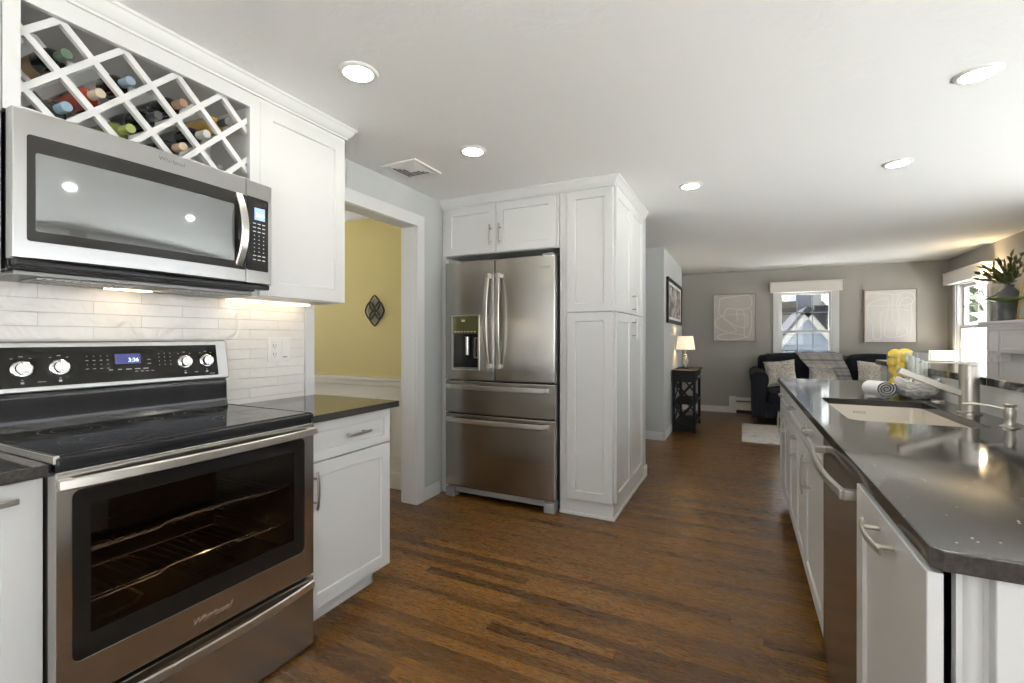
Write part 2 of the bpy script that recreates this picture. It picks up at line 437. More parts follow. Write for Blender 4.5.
# ---------------------------------------------------------------- room shell
DY0, DY1, DZ = 1.835, 2.764, 2.06           # doorway to the yellow room
struct('floor', box(nb(), -5.1, XR + .12, YB - .12, YF + .12, -.08, 0), oak)
struct('ceiling', box(nb(), -5.1, XR + .12, YB - .12, YF + .12, CEIL, CEIL + .1), ceilm)
struct('wall_left', grid_wall(nb(), 'x', XL - .12, XL, YB, 4.15, 0, CEIL, [(DY0, DY1, 0, DZ)]), wallg)
struct('wall_right', grid_wall(nb(), 'x', XR, XR + .12, YB, YF, 0, CEIL, [(o[2], o[3], o[4], o[5]) for o in OPEN[:3]]), wallg2)
struct('wall_back', grid_wall(nb(), 'y', YB - .12, YB, -5, XR, 0, CEIL, [(-1.6, 2.0, .60, 2.12)]), wallg)
struct('wall_far', grid_wall(nb(), 'y', YF, YF + .12, -3.1, XR, 0, CEIL, [(.52, 1.24, .70, 1.96)]), wallg2)
struct('wall_yellow', grid_wall(nb(), 'y', 2.99, 3.09, -5, XL - .12, .89, CEIL), wally)
struct('wall_wainscot', grid_wall(nb(), 'y', 2.985, 3.09, -5, XL - .12, 0, .89), cream)
struct('wall_outer', grid_wall(nb(), 'x', -5.1, -4.98, YB, 3.0, 0, CEIL, [(.6, 2.3, .7, 2.0)]), wally)
struct('wall_partition', box(nb(), -3.1, -.775, 4.15, 4.26, 0, CEIL), wallg)
struct('wall_passage', box(nb(), -3.1, -2.98, 4.26, YF, 0, CEIL), wallg)
struct('wall_corner', box(nb(), -2.98, -.84, 5.81, 7.67, 0, CEIL), wallg)
# a thin skin of yellow on the back of the kitchen wall is not seen from anywhere in view

def baseb(name, bm, x0, x1, y0, y1, side):
    """baseboard with a small cap; side = direction it faces"""
    d = .014
    if side in '+x-x':
        s = 1 if side == '+x' else -1
        box(bm, min(x0, x0 + s * d), max(x0, x0 + s * d), y0, y1, 0, .085, .002); box(bm, min(x0, x0 + s * d * .6), max(x0, x0 + s * d * .6), y0, y1, .085, .10, .002)
    else:
        s = 1 if side == '+y' else -1
        box(bm, x0, x1, min(y0, y0 + s * d), max(y0, y0 + s * d), 0, .085, .002); box(bm, x0, x1, min(y0, y0 + s * d * .6), max(y0, y0 + s * d * .6), .085, .10, .002)
    return bm
b = nb(); baseb('', b, -2.98, -.826, 5.81, 0, '-y'); baseb('', b, -.84, 0, 5.796, 7.684, '+x'); baseb('', b, -2.98, -.826, 7.67, 0, '+y')
struct('baseboard_corner', b, trimw)
struct('baseboard_far', baseb('', nb(), -2.98, XR, YF, 0, '-y'), trimw)
b = nb(); baseb('', b, XL, 0, DY1 + .085, 3.05, '+x')
struct('baseboard_left', b, trimw)
b = nb(); baseb('', b, -.775, 0, 4.142, 4.274, '+x'); baseb('', b, -2.98, -.761, 4.26, 0, '+y')
struct('baseboard_partition', b, trimw)
b = nb(); baseb('', b, XR, 0, 6.8, YF, '-x'); baseb('', b, XR, 0, 4.7, 5.2, '-x')
struct('baseboard_right', b, trimw)
b = nb(); box(b, -4.98, XL - .12, 2.97, 2.985, 0, .13, .003); box(b, -4.98, XL - .12, 2.976, 2.985, .13, .155, .003)
struct('baseboard_yellow', b, cream)
# doorway casing + jambs
b = nb()
fx = FR('+x', (XL, 0, 0))
box(b, XL, XL + .017, DY1 - .005, DY1 + .08, 0, DZ + .08, .003); box(b, XL, XL + .017, DY0 - .055, DY0 + .005, 0, DZ + .08, .003)
box(b, XL, XL + .0165, DY0, DY1, DZ - .005, DZ + .08, .003)
box(b, XL - .12, XL, DY1 - .008, DY1 + .004, 0, DZ, 0); box(b, XL - .12, XL, DY0 - .004, DY0 + .008, 0, DZ, 0); box(b, XL - .12, XL, DY0, DY1, DZ - .008, DZ + .004, 0)
box(b, XL - .137, XL - .12, DY1 - .005, DY1 + .08, 0, DZ + .08, .003); box(b, XL - .137, XL - .12, DY0 - .08, DY0 + .005, 0, DZ + .08, .003); box(b, XL - .1365, XL - .12, DY0, DY1, DZ - .005, DZ + .08, .003)
struct('trim_1', b, trimw)
# chair rail, wainscot frames, crown in the yellow room
b = nb(); box(b, -4.98, XL - .137, 2.955, 2.985, .875, .905, .006); box(b, -4.98, XL - .137, 2.97, 2.985, .83, .875, .005); struct('trim_2', b, cream)
b = nb()
for (u0, u1) in ((-2.62, -2.42), (-3.6, -2.75), (-4.7, -3.75)):
    u0b = u0
    poly(b, rrect(u0b, u1, .24, .74), [rrect(u0b + .025, u1 - .025, .265, .715)], 0, .012, FR('-y', (0, 2.985, 0)), .003)
struct('trim_3', b, cream)
b = nb(); 
crown_prof = [(0, 0), (.012, 0), (.012, .012), (.022, .018), (.036, .036), (.046, .058), (.058, .064), (.058, .078), (0, .078)]
def crown(bm, p0, p1, out, zt, sc=1, m0=0, m1=0):
    """crown run from p0 to p1 (xy), projecting to `out`, top at zt; m0/m1 mitre signs"""
    p0 = Vector((*p0, 0)); p1 = Vector((*p1, 0)); out = Vector((*out, 0)); tg = (p1 - p0).normalized()
    L0 = [p0 + out * (a * sc) - tg * (m0 * a * sc) + Vector((0, 0, zt - .078 * sc + z * sc)) for a, z in crown_prof]
    L1 = [p1 + out * (a * sc) + tg * (m1 * a * sc) + Vector((0, 0, zt - .078 * sc + z * sc)) for a, z in crown_prof]
    return loops(bm, [L0, L1])
crown(b, (-4.98, 2.99), (XL - .12, 2.99), (0, -1), CEIL)
struct('trim_4', b, trimw)

# ---------------------------------------------------------------- handles
def pull_bm(bm, frame, L=.128, horiz=False, w=.030):
    """arched bar pull centred on the frame origin (u right, v up, w out)"""
    pts = []
    for i in range(13):
        q = -1 + 2 * i / 12; s = q * L * .62
        ww = w + .008 * (1 - q * q)
        pts.append((s, 0, ww) if horiz else (0, s, ww))
    pts = [frame @ Vector(p) for p in pts]
    side = frame.to_3x3() @ (Vector((0, 1, 0)) if horiz else Vector((1, 0, 0)))
    sweep(bm, pts, rect_sec(.013, .007, .002), side)
    for s in (-1, 1):
        q = s * L * .40; a = (q, 0, 0) if horiz else (0, q, 0); c = (q, 0, w + .006) if horiz else (0, q, w + .006)
        tube(bm, [frame @ Vector(a), frame @ Vector(c)], .0048, 10)
    return bm
def at(frame, u, v, w=0): return frame @ Matrix.Translation((u, v, w))

# ---------------------------------------------------------------- left run: base cabinets, worktops
XE = -1.555                       # worktop front edge
XF = -1.595                       # door faces
RY0, RY1 = .535, 1.315            # range
fL = FR('+x', (XF - .02, 0, 0))
def base_left(name, label, y0, y1, drawers, dooru, toe_end):
    t = thing(name, label, 'cabinet', ((XL + XF) / 2, (y0 + y1) / 2, 0), 'white base cabinets beside the range')
    b = nb(); box(b, XL + .002, XF - .021, y0, y1, .105, .884, .001); box(b, XL + .002, XF - .085, y0 + .004, y1 - (.06 if toe_end else .0), 0, .105, 0)
    obj('body', b, white, t)
    b = nb(); box(b, XF - .086, XF - .07, y0 + .004, y1 - (.045 if toe_end else 0), 0, .085, .003)
    if toe_end: box(b, XL + .02, XF - .07, y1 - .061, y1 - .045, 0, .085, .003)
    obj('toe_kick', b, white, t)
    return t
t = base_left('base_cabinet', 'white base cabinet with one drawer over a door, right of the range', RY1 + .006, 1.835, 1, 1, True)
d = obj('drawer', shaker(nb(), RY1 + .010, 1.833, .712, .874, fL, fr=.040), white, t)
obj('handle', pull_bm(nb(), at(fL, 1.60, .795, .02), .115, True), nickel, d)
d = obj('door', shaker(nb(), RY1 + .010, 1.833, .095, .705, fL), white, t)
obj('handle', pull_bm(nb(), at(fL, RY1 + .045, .60, .02), .125), nickel, d)
t = base_left('base_cabinet', 'white base cabinet at the left edge of the photo, left of the range', -.35, RY0 - .004, 1, 1, False)
d = obj('door', shaker(nb(), .13, RY0 - .003, .095, .874, fL, fr=.075), white, t)
obj('handle', pull_bm(nb(), at(fL, .385, .835, .02), .15, True), nickel, d)
obj('door', shaker(nb(), -.345, .125, .095, .874, fL, fr=.075), white, t)
b = nb(); slab(b, XL + .002, XE, RY1 + .004, 1.855, .884, .914, Matrix.Identity(4), .003)
tag(obj('worktop', b, counterm, origin=(-1.86, 1.58, .884)), 'short dark quartz worktop right of the range by the doorway', 'worktop', 'dark quartz worktops beside the range')
b = nb(); slab(b, XL + .002, XE, -.36, RY0 - .006, .884, .914, Matrix.Identity(4), .003)
tag(obj('worktop', b, counterm, origin=(-1.86, .1, .884)), 'dark quartz worktop at the left photo edge, left of the range', 'worktop', 'dark quartz worktops beside the range')
# backsplash
struct('trim_5', box(nb(), XL, XL + .008, -.36, 1.778, .914, 1.47, .0), tile)

# outlet
t = thing('wall_outlet', 'white double wall outlet plate on the glossy tile backsplash', 'outlet', (XL + .008, 1.62, 1.17))
fo = FR('+x', (XL + .008, 0, 0))
obj('plate', slab(nb(), 1.555, 1.688, 1.11, 1.232, 0, .006, fo, .003, .004), wallplate, t)
obj('socket', slab(nb(), 1.572, 1.612, 1.125, 1.218, .005, .009, fo, .002, .003), wallplate, t)
obj('socket', slab(nb(), 1.632, 1.672, 1.125, 1.218, .005, .009, fo, .002, .003), wallplate, t)
for yy in (1.148, 1.192):
    for dx in (-.007, .007): obj('slot', box(nb(), XL + .0165, XL + .0175, 1.592 + dx - .0015, 1.592 + dx + .0015, yy - .005, yy + .006), markd, t)
    obj('slot', box(nb(), XL + .0165, XL + .0175, 1.589, 1.595, yy - .014, yy - .009), markd, t)
obj('switch_mark', box(nb(), XL + .0165, XL + .0175, 1.640, 1.664, 1.129, 1.134), markd, t)

# ---------------------------------------------------------------- upper run
XU = -1.857
t = thing('wall_cabinet', 'tall white wall cabinet right of the microwave, beside the doorway', 'cabinet', (-2.0, 1.54, 1.40), 'white wall cabinets')
obj('body', box(nb(), XL, XU - .02, 1.285, 1.79, 1.425, 2.27, .001), white, t)
b = nb(); box(b, XL + .02, XU - .022, 1.29, 1.785, 1.408, 1.425); obj('underside', b, trimw, t)
obj('door', shaker(nb(), 1.312, 1.788, 1.413, 2.252, FR('+x', (XU - .02, 0, 0)), fr=.062), white, t)
b = nb(); box(b, XL + .03, XL + .10, 1.33, 1.74, 1.400, 1.409, .002)
lw = obj('light_strip', b, mat('strip_light', (1, .9, .7), .5, emis=(1, .80, .55), es=1.8), t)
t = thing('wall_cabinet', 'white wall cabinet cut by the left photo edge, left of the microwave', 'cabinet', (-2.0, .1, 1.40), 'white wall cabinets')
obj('body', box(nb(), XL, XU - .02, -.36, .5335, 1.425, 2.27, .001), white, t)
obj('door', shaker(nb(), -.33, .532, 1.413, 2.252, FR('+x', (XU - .02, 0, 0)), fr=.062), white, t)
# wine rack cabinet
t = thing('wine_rack_cabinet', 'white wine rack cabinet with diamond lattice above the microwave', 'wine rack', (-2.0, .91, 1.88))
b = nb()
poly(b, rrect(.5345, 1.311, 1.876, 2.27), [rrect(.572, 1.266, 1.898, 2.205)], 0, .02, FR('+x', (XU - .02, 0, 0)), .001)
obj('face_frame', b, white, t)
b = nb()
box(b, XL, XU - .0205, .535, .56, 1.876, 2.27); box(b, XL, XU - .0205, 1.278, 1.284, 1.876, 2.27)
box(b, XL, XL + .01, .56, 1.278, 1.876, 2.27); box(b, XL + .01, XU - .0205, .56, 1.278, 1.876, 1.888); box(b, XL + .01, XU - .0205, .56, 1.278, 2.215, 2.23)
obj('case', b, white, t)
def lattice(bm, x0, x1, w=.016):
    YA, YB_, ZA, ZB = .565, 1.272, 1.889, 2.214
    P = .165
    for sgn in (1, -1):
        for k in range(-8, 12):
            # line: y = Y0 + k*P + sgn*(z - 2.045)
            y0 = .6665 + k * P
            # clip
            pts = []
            za, zb = ZA, ZB
            ya, yb = y0 + sgn * (za - 2.045), y0 + sgn * (zb - 2.045)
            # parametric clip
            t0, t1 = 0., 1.
            dy = yb - ya
            if abs(dy) > 1e-9:
                ta, tb = (YA - ya) / dy, (YB_ - ya) / dy
                if ta > tb: ta, tb = tb, ta
                t0, t1 = max(t0, ta), min(t1, tb)
            if t1 - t0 < .03: continue
            A = Vector(((x0 + x1) / 2, ya + dy * t0, za + (zb - za) * t0)); B = Vector(((x0 + x1) / 2, ya + dy * t1, za + (zb - za) * t1))
            off = .0004 * sgn
            sweep(bm, [A, B], [(-(x1 - x0) / 2 + off, -w / 2), ((x1 - x0) / 2 + off, -w / 2), ((x1 - x0) / 2 + off, w / 2), (-(x1 - x0) / 2 + off, w / 2)], (1, 0, 0))
    return bm
obj('lattice', lattice(nb(), XU - .040, XU - .022, .019), white, t)
obj('lattice', lattice(nb(), -2.075, -2.06), white, t)
# crown over the wall cabinets
b = nb()
box(b, XL, XU - .001, -.36, 1.789, 2.245, 2.27); box(b, XL, XU + .001, -.36, 1.79, 2.262, CEIL)
crown(b, (XU, -.36), (XU, 1.79), (1, 0), CEIL, .75, 0, 1); crown(b, (XU, 1.79), (XL, 1.79), (0, 1), CEIL, .75, 1, 0)
struct('trim_6', b, trimw)

# ---- bottles
def bottle_kind(glass, cap, label_c=None, cork=False):
    g = mat('bottle_glass', glass, .08, spec=.8)
    r = thing('wine_bottle', '', 'wine bottle', (0, 0, 0), 'wine bottles in the lattice rack')
    prof = [(.0, 0), (.032, .0), (.035, .006), (.0355, .200), (.033, .216), (.022, .236), (.0145, .250), (.0135, .262)]
    M = Matrix.Rotation(math.radians(90), 4, 'Y')   # axis along +X
    obj('glass', lathe(nb(), prof, n=24, mtx=M), g, r, local=True)
    obj('capsule', lathe(nb(), [(.0146, .248), (.0140, .290), (.0152, .292), (.0152, .300), (.0140, .302), (0, .302)], n=20, mtx=M), mat('bottle_capsule', tuple(q * .45 for q in cap), .4), r, local=True)
    if label_c: obj('label', lathe(nb(), [(.0354, .06), (.0360, .061), (.0360, .150), (.0354, .151)], n=24, mtx=M, caps=False), mat('bottle_label', label_c, .6), r, local=True)
    return r
BT = [(.679, 2.101, (.012, .016, .014), (.10, .17, .11), (.42, .30, .17), 'dark wine bottle with a green cap and tan label, upper row, leftmost'),
      (.758, 2.020, (.28, .045, .025), (.75, .62, .45), None, 'red rosé wine bottle with a cream cork end'),
      (.673, 1.936, (.04, .035, .03), (.27, .40, .50), None, 'dark wine bottle with a blue cap just above the microwave left part'),
      (.842, 2.101, (.02, .022, .014), (.27, .36, .44), (.5, .5, .48), 'wine bottle with a pale blue cap, upper row'),
      (.838, 1.936, (.15, .18, .05), (.40, .46, .12), None, 'green wine bottle with a lime cap in the bottom row'),
      (.922, 2.020, (.015, .017, .018), (.035, .04, .045), (.07, .075, .08), 'black wine bottle with a black cap, middle row of the rack'),
      (1.005, 2.101, (.02, .02, .018), (.42, .25, .15), None, 'dark wine bottle with a copper cap, upper row'),
      (1.087, 2.020, (.015, .017, .02), (.78, .75, .70), (.10, .11, .12), 'black wine bottle with a white cap, middle row'),
      (1.003, 1.936, (.025, .022, .018), (.70, .52, .36), None, 'dark wine bottle with a tan cork end in the bottom row'),
      (1.170, 2.101, (.42, .26, .06), (.04, .042, .045), None, 'golden white wine bottle with a black cap, upper row right')]
for (y, z, gl, cp, lb, lab) in BT:
    r = bottle_kind(gl, cp, lb); r['label'] = lab
    kz = {2.101: 2.045, 2.020: 1.965, 1.936: 1.885}[z]
    r.location = (-2.14, .6665 + .0825 * round((y - .675) / .0825), kz + .064); r.rotation_euler = (0, math.radians(3), 0)

# ---------------------------------------------------------------- microwave
t = thing('microwave', 'stainless over-the-range microwave with a black window', 'microwave', (-2.0, .93, 1.42))
MY0, MY1, MZ0, MZ1, MX = .537, 1.325, 1.455, 1.872, -1.80
obj('body', box(nb(), XL + .009, MX - .045, MY0 + .004, MY1 - .045, 1.425, MZ1, .004), blackp, t)
b = nb(); box(b, MX - .0445, MX - .030, MY0, MY1 - .001, MZ0 - .002, MZ1, .002); obj('door_backing', b, stl_m, t)
b = nb(); box(b, MX - .050, MX - .006, MY0 + .006, MY1 - .004, 1.432, MZ0 - .001, .006); obj('vent_strip', b, blackp, t)
b = nb(); box(b, -2.12, MX - .06, MY0 + .02, MY1 - .06, 1.412, 1.4245, .003); obj('bottom_plate', b, greyp, t)
for (ya, yb) in ((.62, .88), (.98, 1.24)):
    b = nb(); box(b, -2.02, -1.90, ya, yb, 1.4105, 1.4119)
    for k in range(12): box(b, -2.02, -1.90, ya + (yb - ya) * k / 12, ya + (yb - ya) * (k + .5) / 12, 1.407, 1.4118)
    obj('grease_filter', b, stl_m, t)
obj('task_light', box(nb(), -2.09, -2.05, .86, 1.0, 1.408, 1.4119, .001), mat('hood_light', (1, .9, .7), .5, emis=(1, .72, .42), es=4), t)
SPL = 1.202
BOW = .026
fM = FR('+x', (MX - .03, 0, 0))
def bow_face(bm, u0, u1, v0, v1, w0, w1, frame, r, U0, U1, bow, holes=None, n=14, cor=0):
    """slab whose outer face follows a bow defined over U0..U1"""
    t2 = nb()
    slab(t2, u0, u1, v0, v1, w0, w1, Matrix.Identity(4), r, cor)
    # subdivide long edges across u
    for k in range(1, n):
        u = u0 + (u1 - u0) * k / n
        bmesh.ops.bisect_plane(t2, geom=t2.verts[:] + t2.edges[:] + t2.faces[:], plane_co=(u, 0, 0), plane_no=(1, 0, 0))
    for v in t2.verts:
        q = (v.co.x - U0) / (U1 - U0) * 2 - 1
        if v.co.z > w0 + 1e-5 or w0 > .012: v.co.z += bow * (1 - q * q)
    bmesh.ops.transform(t2, matrix=frame, verts=t2.verts); bmesh.ops.recalc_face_normals(t2, faces=t2.faces[:])
    merge(bm, t2); return bm
door = obj('door', bow_face(nb(), MY0, SPL - .001, MZ0, MZ1, 0, .03, fM, .004, MY0, MY1, BOW), stl_m, t)
obj('door_glass', bow_face(nb(), .565, SPL - .001, 1.503, 1.803, .0295, .0315, fM, .001, MY0, MY1, BOW, cor=.008), mwblk, door)
obj('door_window', bow_face(nb(), .582, 1.150, 1.532, 1.755, .0305, .0325, fM, .001, MY0, MY1, BOW, cor=.006), mwwin, door)
b = nb()
pts = []
for i in range(15):
    q = -1 + 2 * i / 14; pts.append(fM @ Vector((1.170 + .006 * (1 - q * q), 1.66 + q * .142, .034 + BOW * .4 + .034 * (1 - q * q))))
sweep(b, pts, rect_sec(.030, .008, .003), (0, 1, 0)); obj('handle', b, stl_h, door)
text('lettering', 'Whirlpool', .020, markd, door, at(fM, .925, 1.842, .030 + BOW))
cp = obj('control_panel', bow_face(nb(), SPL + .001, MY1, MZ0, MZ1, 0, .03, fM, .004, MY0, MY1, BOW, n=3), stl_m, t)
obj('keypad', bow_face(nb(), SPL + .001, 1.306, 1.506, 1.806, .0295, .0315, fM, .001, MY0, MY1, BOW, n=3, cor=.006), mwblk, cp)
wp = lambda u: .0315 + BOW * (1 - ((u - MY0) / (MY1 - MY0) * 2 - 1) ** 2)
b = nb(); box(b, 0, .0006, 1.238, 1.284, 1.715, 1.765); bmesh.ops.translate(b, vec=(MX - .03 + wp(1.238) + .0006, 0, 0), verts=b.verts)
obj('display', b, mat('display_blue', (.2, .3, .5), .3, emis=(.30, .42, .75), es=.4), cp)
text('display_digits', '3:36', .022, mat('digits_white', (.8, .9, 1), .3, emis=(.75, .88, 1), es=1.4), cp, at(fM, 1.262, 1.735, wp(1.238) + .0016))
b = nb()
for r_ in range(10):
    for c_ in range(3):
        if 3 < r_ < 8 or True:
            u = 1.238 + c_ * .022; z = 1.700 - r_ * .0165; hw = .0065 if r_ < 3 or r_ > 7 else .002
            x = MX - .03 + wp(u) + .0002
            if r_ == 8: hw = .008
            box(b, x, x + .0005, u - hw, u + hw, z - .0018, z + .0018)
obj('keypad_marks', b, markm, cp)

# ---------------------------------------------------------------- range
t = thing('range', 'stainless freestanding electric range with black glass cooktop', 'range', (-1.84, .925, 0))
RX = -1.535
obj('body', box(nb(), XL + .012, RX - .045, RY0 + .004, RY1 - .004, .03, .285, .002), blackp, t)
b = nb()   # oven box with a cavity, open to the front
y0, y1 = RY0 + .004, RY1 - .004
box(b, -2.12, -2.10, y0, y1, .285, .905); box(b, -2.10, RX - .045, y0, y0 + .05, .285, .905); box(b, -2.10, RX - .045, y1 - .05, y1, .285, .905)
box(b, -2.10, RX - .045, y0 + .05, y1 - .05, .285, .40); box(b, -2.10, RX - .045, y0 + .05, y1 - .05, .82, .905)
obj('oven_cavity', b, darkin, t)
for z in (.50, .64):
    b = nb()
    for k in range(3): tube(b, [(-2.08 + k * .22, y0 + .052, z), (-2.08 + k * .22, y1 - .052, z)], .003, 6)
    tube(b, [(RX - .065, y0 + .052, z + .008), (RX - .065, .80, z + .008), (RX - .065, .82, z + .02), (RX - .065, 1.03, z + .02), (RX - .065, 1.05, z + .008), (RX - .065, y1 - .052, z + .008)], .0035, 6)
    for k in range(22): tube(b, [(-2.08, y0 + .07 + k * .0295, z + .003), (RX - .065, y0 + .07 + k * .0295, z + .003)], .0016, 5)
    obj('oven_rack', b, chrome, t)
b = nb()
for k in range(2): tube(b, [(-2.0, .62, .44), (-1.66 - k * .0, .62, .44), (-1.62, .66, .44), (-1.62, .74, .44), (-1.66, .78, .44), (-2.0, .78, .44), (-2.04, .82, .44), (-2.0, .90, .44), (-1.64, .92, .44), (-1.62, 1.05, .44), (-2.0, 1.08, .44), (-2.0, 1.2, .44)], .005, 6)
obj('heating_element', b, blackp, t)
fR = FR('+x', (RX - .045, 0, 0))
b = nb()
GY0, GY1, GZ0, GZ1 = .568, 1.272, .395, .838
poly(b, rrect(RY0, RY1, .292, .892, .003), [rrect(GY0, GY1, GZ0, GZ1, .02)], 0, .045, fR, .002)
door = obj('oven_door', b, stl_d, t)
door.name = 'oven_door'
b = nb(); poly(b, rrect(GY0 - .001, GY1 + .001, GZ0 - .001, GZ1 + .001, .02), [rrect(GY0 + .037, GY1 - .045, .455, .795, .004)], .030, .0435, fR)
obj('door_glass', b, ovenblk, door)
b = nb(); poly(b, rrect(GY0 + .0375, GY1 - .0455, .4555, .7945, .004), [], .040, .0425, fR)
obj('door_window', b, oveng, door)
b = nb()
pts = []
for i in range(17):
    q = -1 + 2 * i / 16; pts.append(fR @ Vector(((RY0 + RY1) / 2 + q * .389, .862, .062 + .022 * (1 - q * q))))
sweep(b, pts, rect_sec(.027, .012, .003), (0, 0, 1))
for q in (-1, 1): box(b, RX - .004, RX + .016, .925 + q * .372 - .014, .925 + q * .372 + .014, .850, .874, .003)
obj('door_handle', b, stl_h, door)
text('lettering', 'Whirlpool', .030, chrome, door, at(fR, .918, .338, .0455), shear=.35)
b = nb(); box(b, RX - .05, RX - .02, RY0 + .006, RY1 - .006, .893, .909); obj('vent_gap', b, blackp, t)
dr = obj('storage_drawer', slab(nb(), RY0, RY1, .012, .280, 0, .045, fR, .003), stl_d, t)
b = nb(); pts = []
for i in range(17):
    q = -1 + 2 * i / 16; pts.append(fR @ Vector(((RY0 + RY1) / 2 + q * .386, .252, .050 + .028 * (1 - q * q))))
sweep(b, pts, rect_sec(.030, .010, .003), (0, 0, 1)); obj('drawer_handle', b, stl_h, dr)
# cooktop
b = nb(); slab(b, -2.10, RX + .003, RY0 + .001, RY1 - .001, .909, .928, Matrix.Identity(4), .004, .006); obj('cooktop_frame', b, blackp, t)
b = nb(); slab(b, -2.07, RX - .022, RY0 + .012, RY1 - .012, .9285, .9325, Matrix.Identity(4), .0015, .004); ct = obj('cooktop_glass', b, blackg, t)
b = nb()
for (x, y, r) in ((-1.70, .72, .115), (-1.70, 1.12, .09), (-1.95, .72, .08), (-1.95, 1.12, .09), (-1.94, .925, .05)):
    for rr in ((r, r - .0015), (r * .62, r * .62 - .001)):
        poly(b, [(x + rr[0] * math.cos(a * math.pi / 24), y + rr[0] * math.sin(a * math.pi / 24)) for a in range(48)], [[(x + rr[1] * math.cos(a * math.pi / 24), y + rr[1] * math.sin(a * math.pi / 24)) for a in range(48)]], .93255, .93275)
obj('burner_rings', b, mat('burner_ring_grey', (.022, .022, .022), .3), ct)
b = nb(); slab(b, -2.07, RX - .002, RY0 - .0045, RY0 + .008, .914, .9345, Matrix.Identity(4), .002); obj('side_trim', b, stl_d, t); b = nb(); slab(b, -2.07, RX - .002, RY1 - .008, RY1 + .0035, .916, .9345, Matrix.Identity(4), .002)
obj('side_trim', b, stl_d, t)
# riser and backguard
b = nb(); prof = [(-2.10, .928), (-2.045, .9285), (-2.052, .95), (-2.056, .97), (-2.058, 1.035), (-2.066, 1.050), (-2.10, 1.052)]
loops(b, [[(x, RY0 + .012, z) for x, z in prof], [(x, RY1 - .022, z) for x, z in prof]]); obj('riser', b, mat('black_enamel', (.015, .015, .016), .12), t)
BG0, BG1 = 1.052, 1.222
tilt = math.atan(.03 / .17)
fB = Matrix.Translation((-2.062, 0, BG0)) @ Matrix.Rotation(-tilt, 4, 'Y') @ FR('+x', (0, 0, 0))
bgd = obj('backguard', slab(nb(), RY0 + .002, RY1 - .002, 0, .172, -.050, .0, fB, .010, .010), stl_m, t)
cpn = obj('control_panel', slab(nb(), RY0 + .02, 1.262, .018, .150, -.001, .0015, fB, .001, .003), ovenblk, t)
for (u, v) in ((.640, .078), (.733, .079), (1.128, .080), (1.214, .081)):
    b = nb(); M = at(fB, u, v, .0015)
    lathe(b, [(.0, .0), (.0275, 0), (.0275, .004), (.0245, .006), (.0235, .0065)], n=32, mtx=M)
    k = obj('knob', b, chrome, t)
    b = nb(); lathe(b, [(.0205, .0066), (.0205, .020), (.019, .023), (0, .023)], n=28, mtx=M); slab(b, -.007, .007, -.0205, .0205, .018, .031, M, .003)
    obj('knob_grip', b, chrome, k)
b = nb()
def mk(u, v, w_, h_): box(b, -w_ / 2, w_ / 2, -h_ / 2, h_ / 2, 0, .0004, mtx=at(fB, u, v, .0016))
for (u, v) in ((.640, .078), (.733, .079), (1.128, .080), (1.214, .081)):
    mk(u, v + .041, .010, .0022); mk(u - .022, v + .035, .006, .0018); mk(u + .022, v + .035, .006, .0018); mk(u, v - .036, .005, .0018); mk(u, v - .045, .008, .006)
mk(.687, .034, .022, .0018); mk(1.171, .036, .014, .0018)
for c_ in range(4):
    for r_ in range(4): mk(.808 + c_ * .020, .108 - r_ * .015 + .006, .008 if r_ % 2 else .003, .0018)
for c_ in range(5): mk(.875 + c_ * .028, .062, .018 if c_ > 1 else .012, .003)
for c_ in range(4): mk(.955 + c_ * .018, .052, .010, .0018)
for c_ in range(3):
    for r_ in range(4): mk(1.035 + c_ * .020, .118 - r_ * .015, .003, .003)
mk(1.0, .096, .012, .0018); mk(1.0, .080, .012, .0018); mk(1.235, .026, .022, .0015)
obj('panel_marks', b, mat('panel_print', (.45, .45, .46), .5), cpn)
obj('display', slab(nb(), .890, .972, .082, .120, .0014, .0019, fB, .0002), mat('display_deep_blue', (.02, .02, .06), .1, emis=(.05, .06, .28), es=.35), cpn)
text('display_digits', '3:36', .020, mat('digits_blue', (.3, .5, 1), .3, emis=(.30, .50, 1.0), es=2.0), cpn, at(fB, .948, .096, .0024))

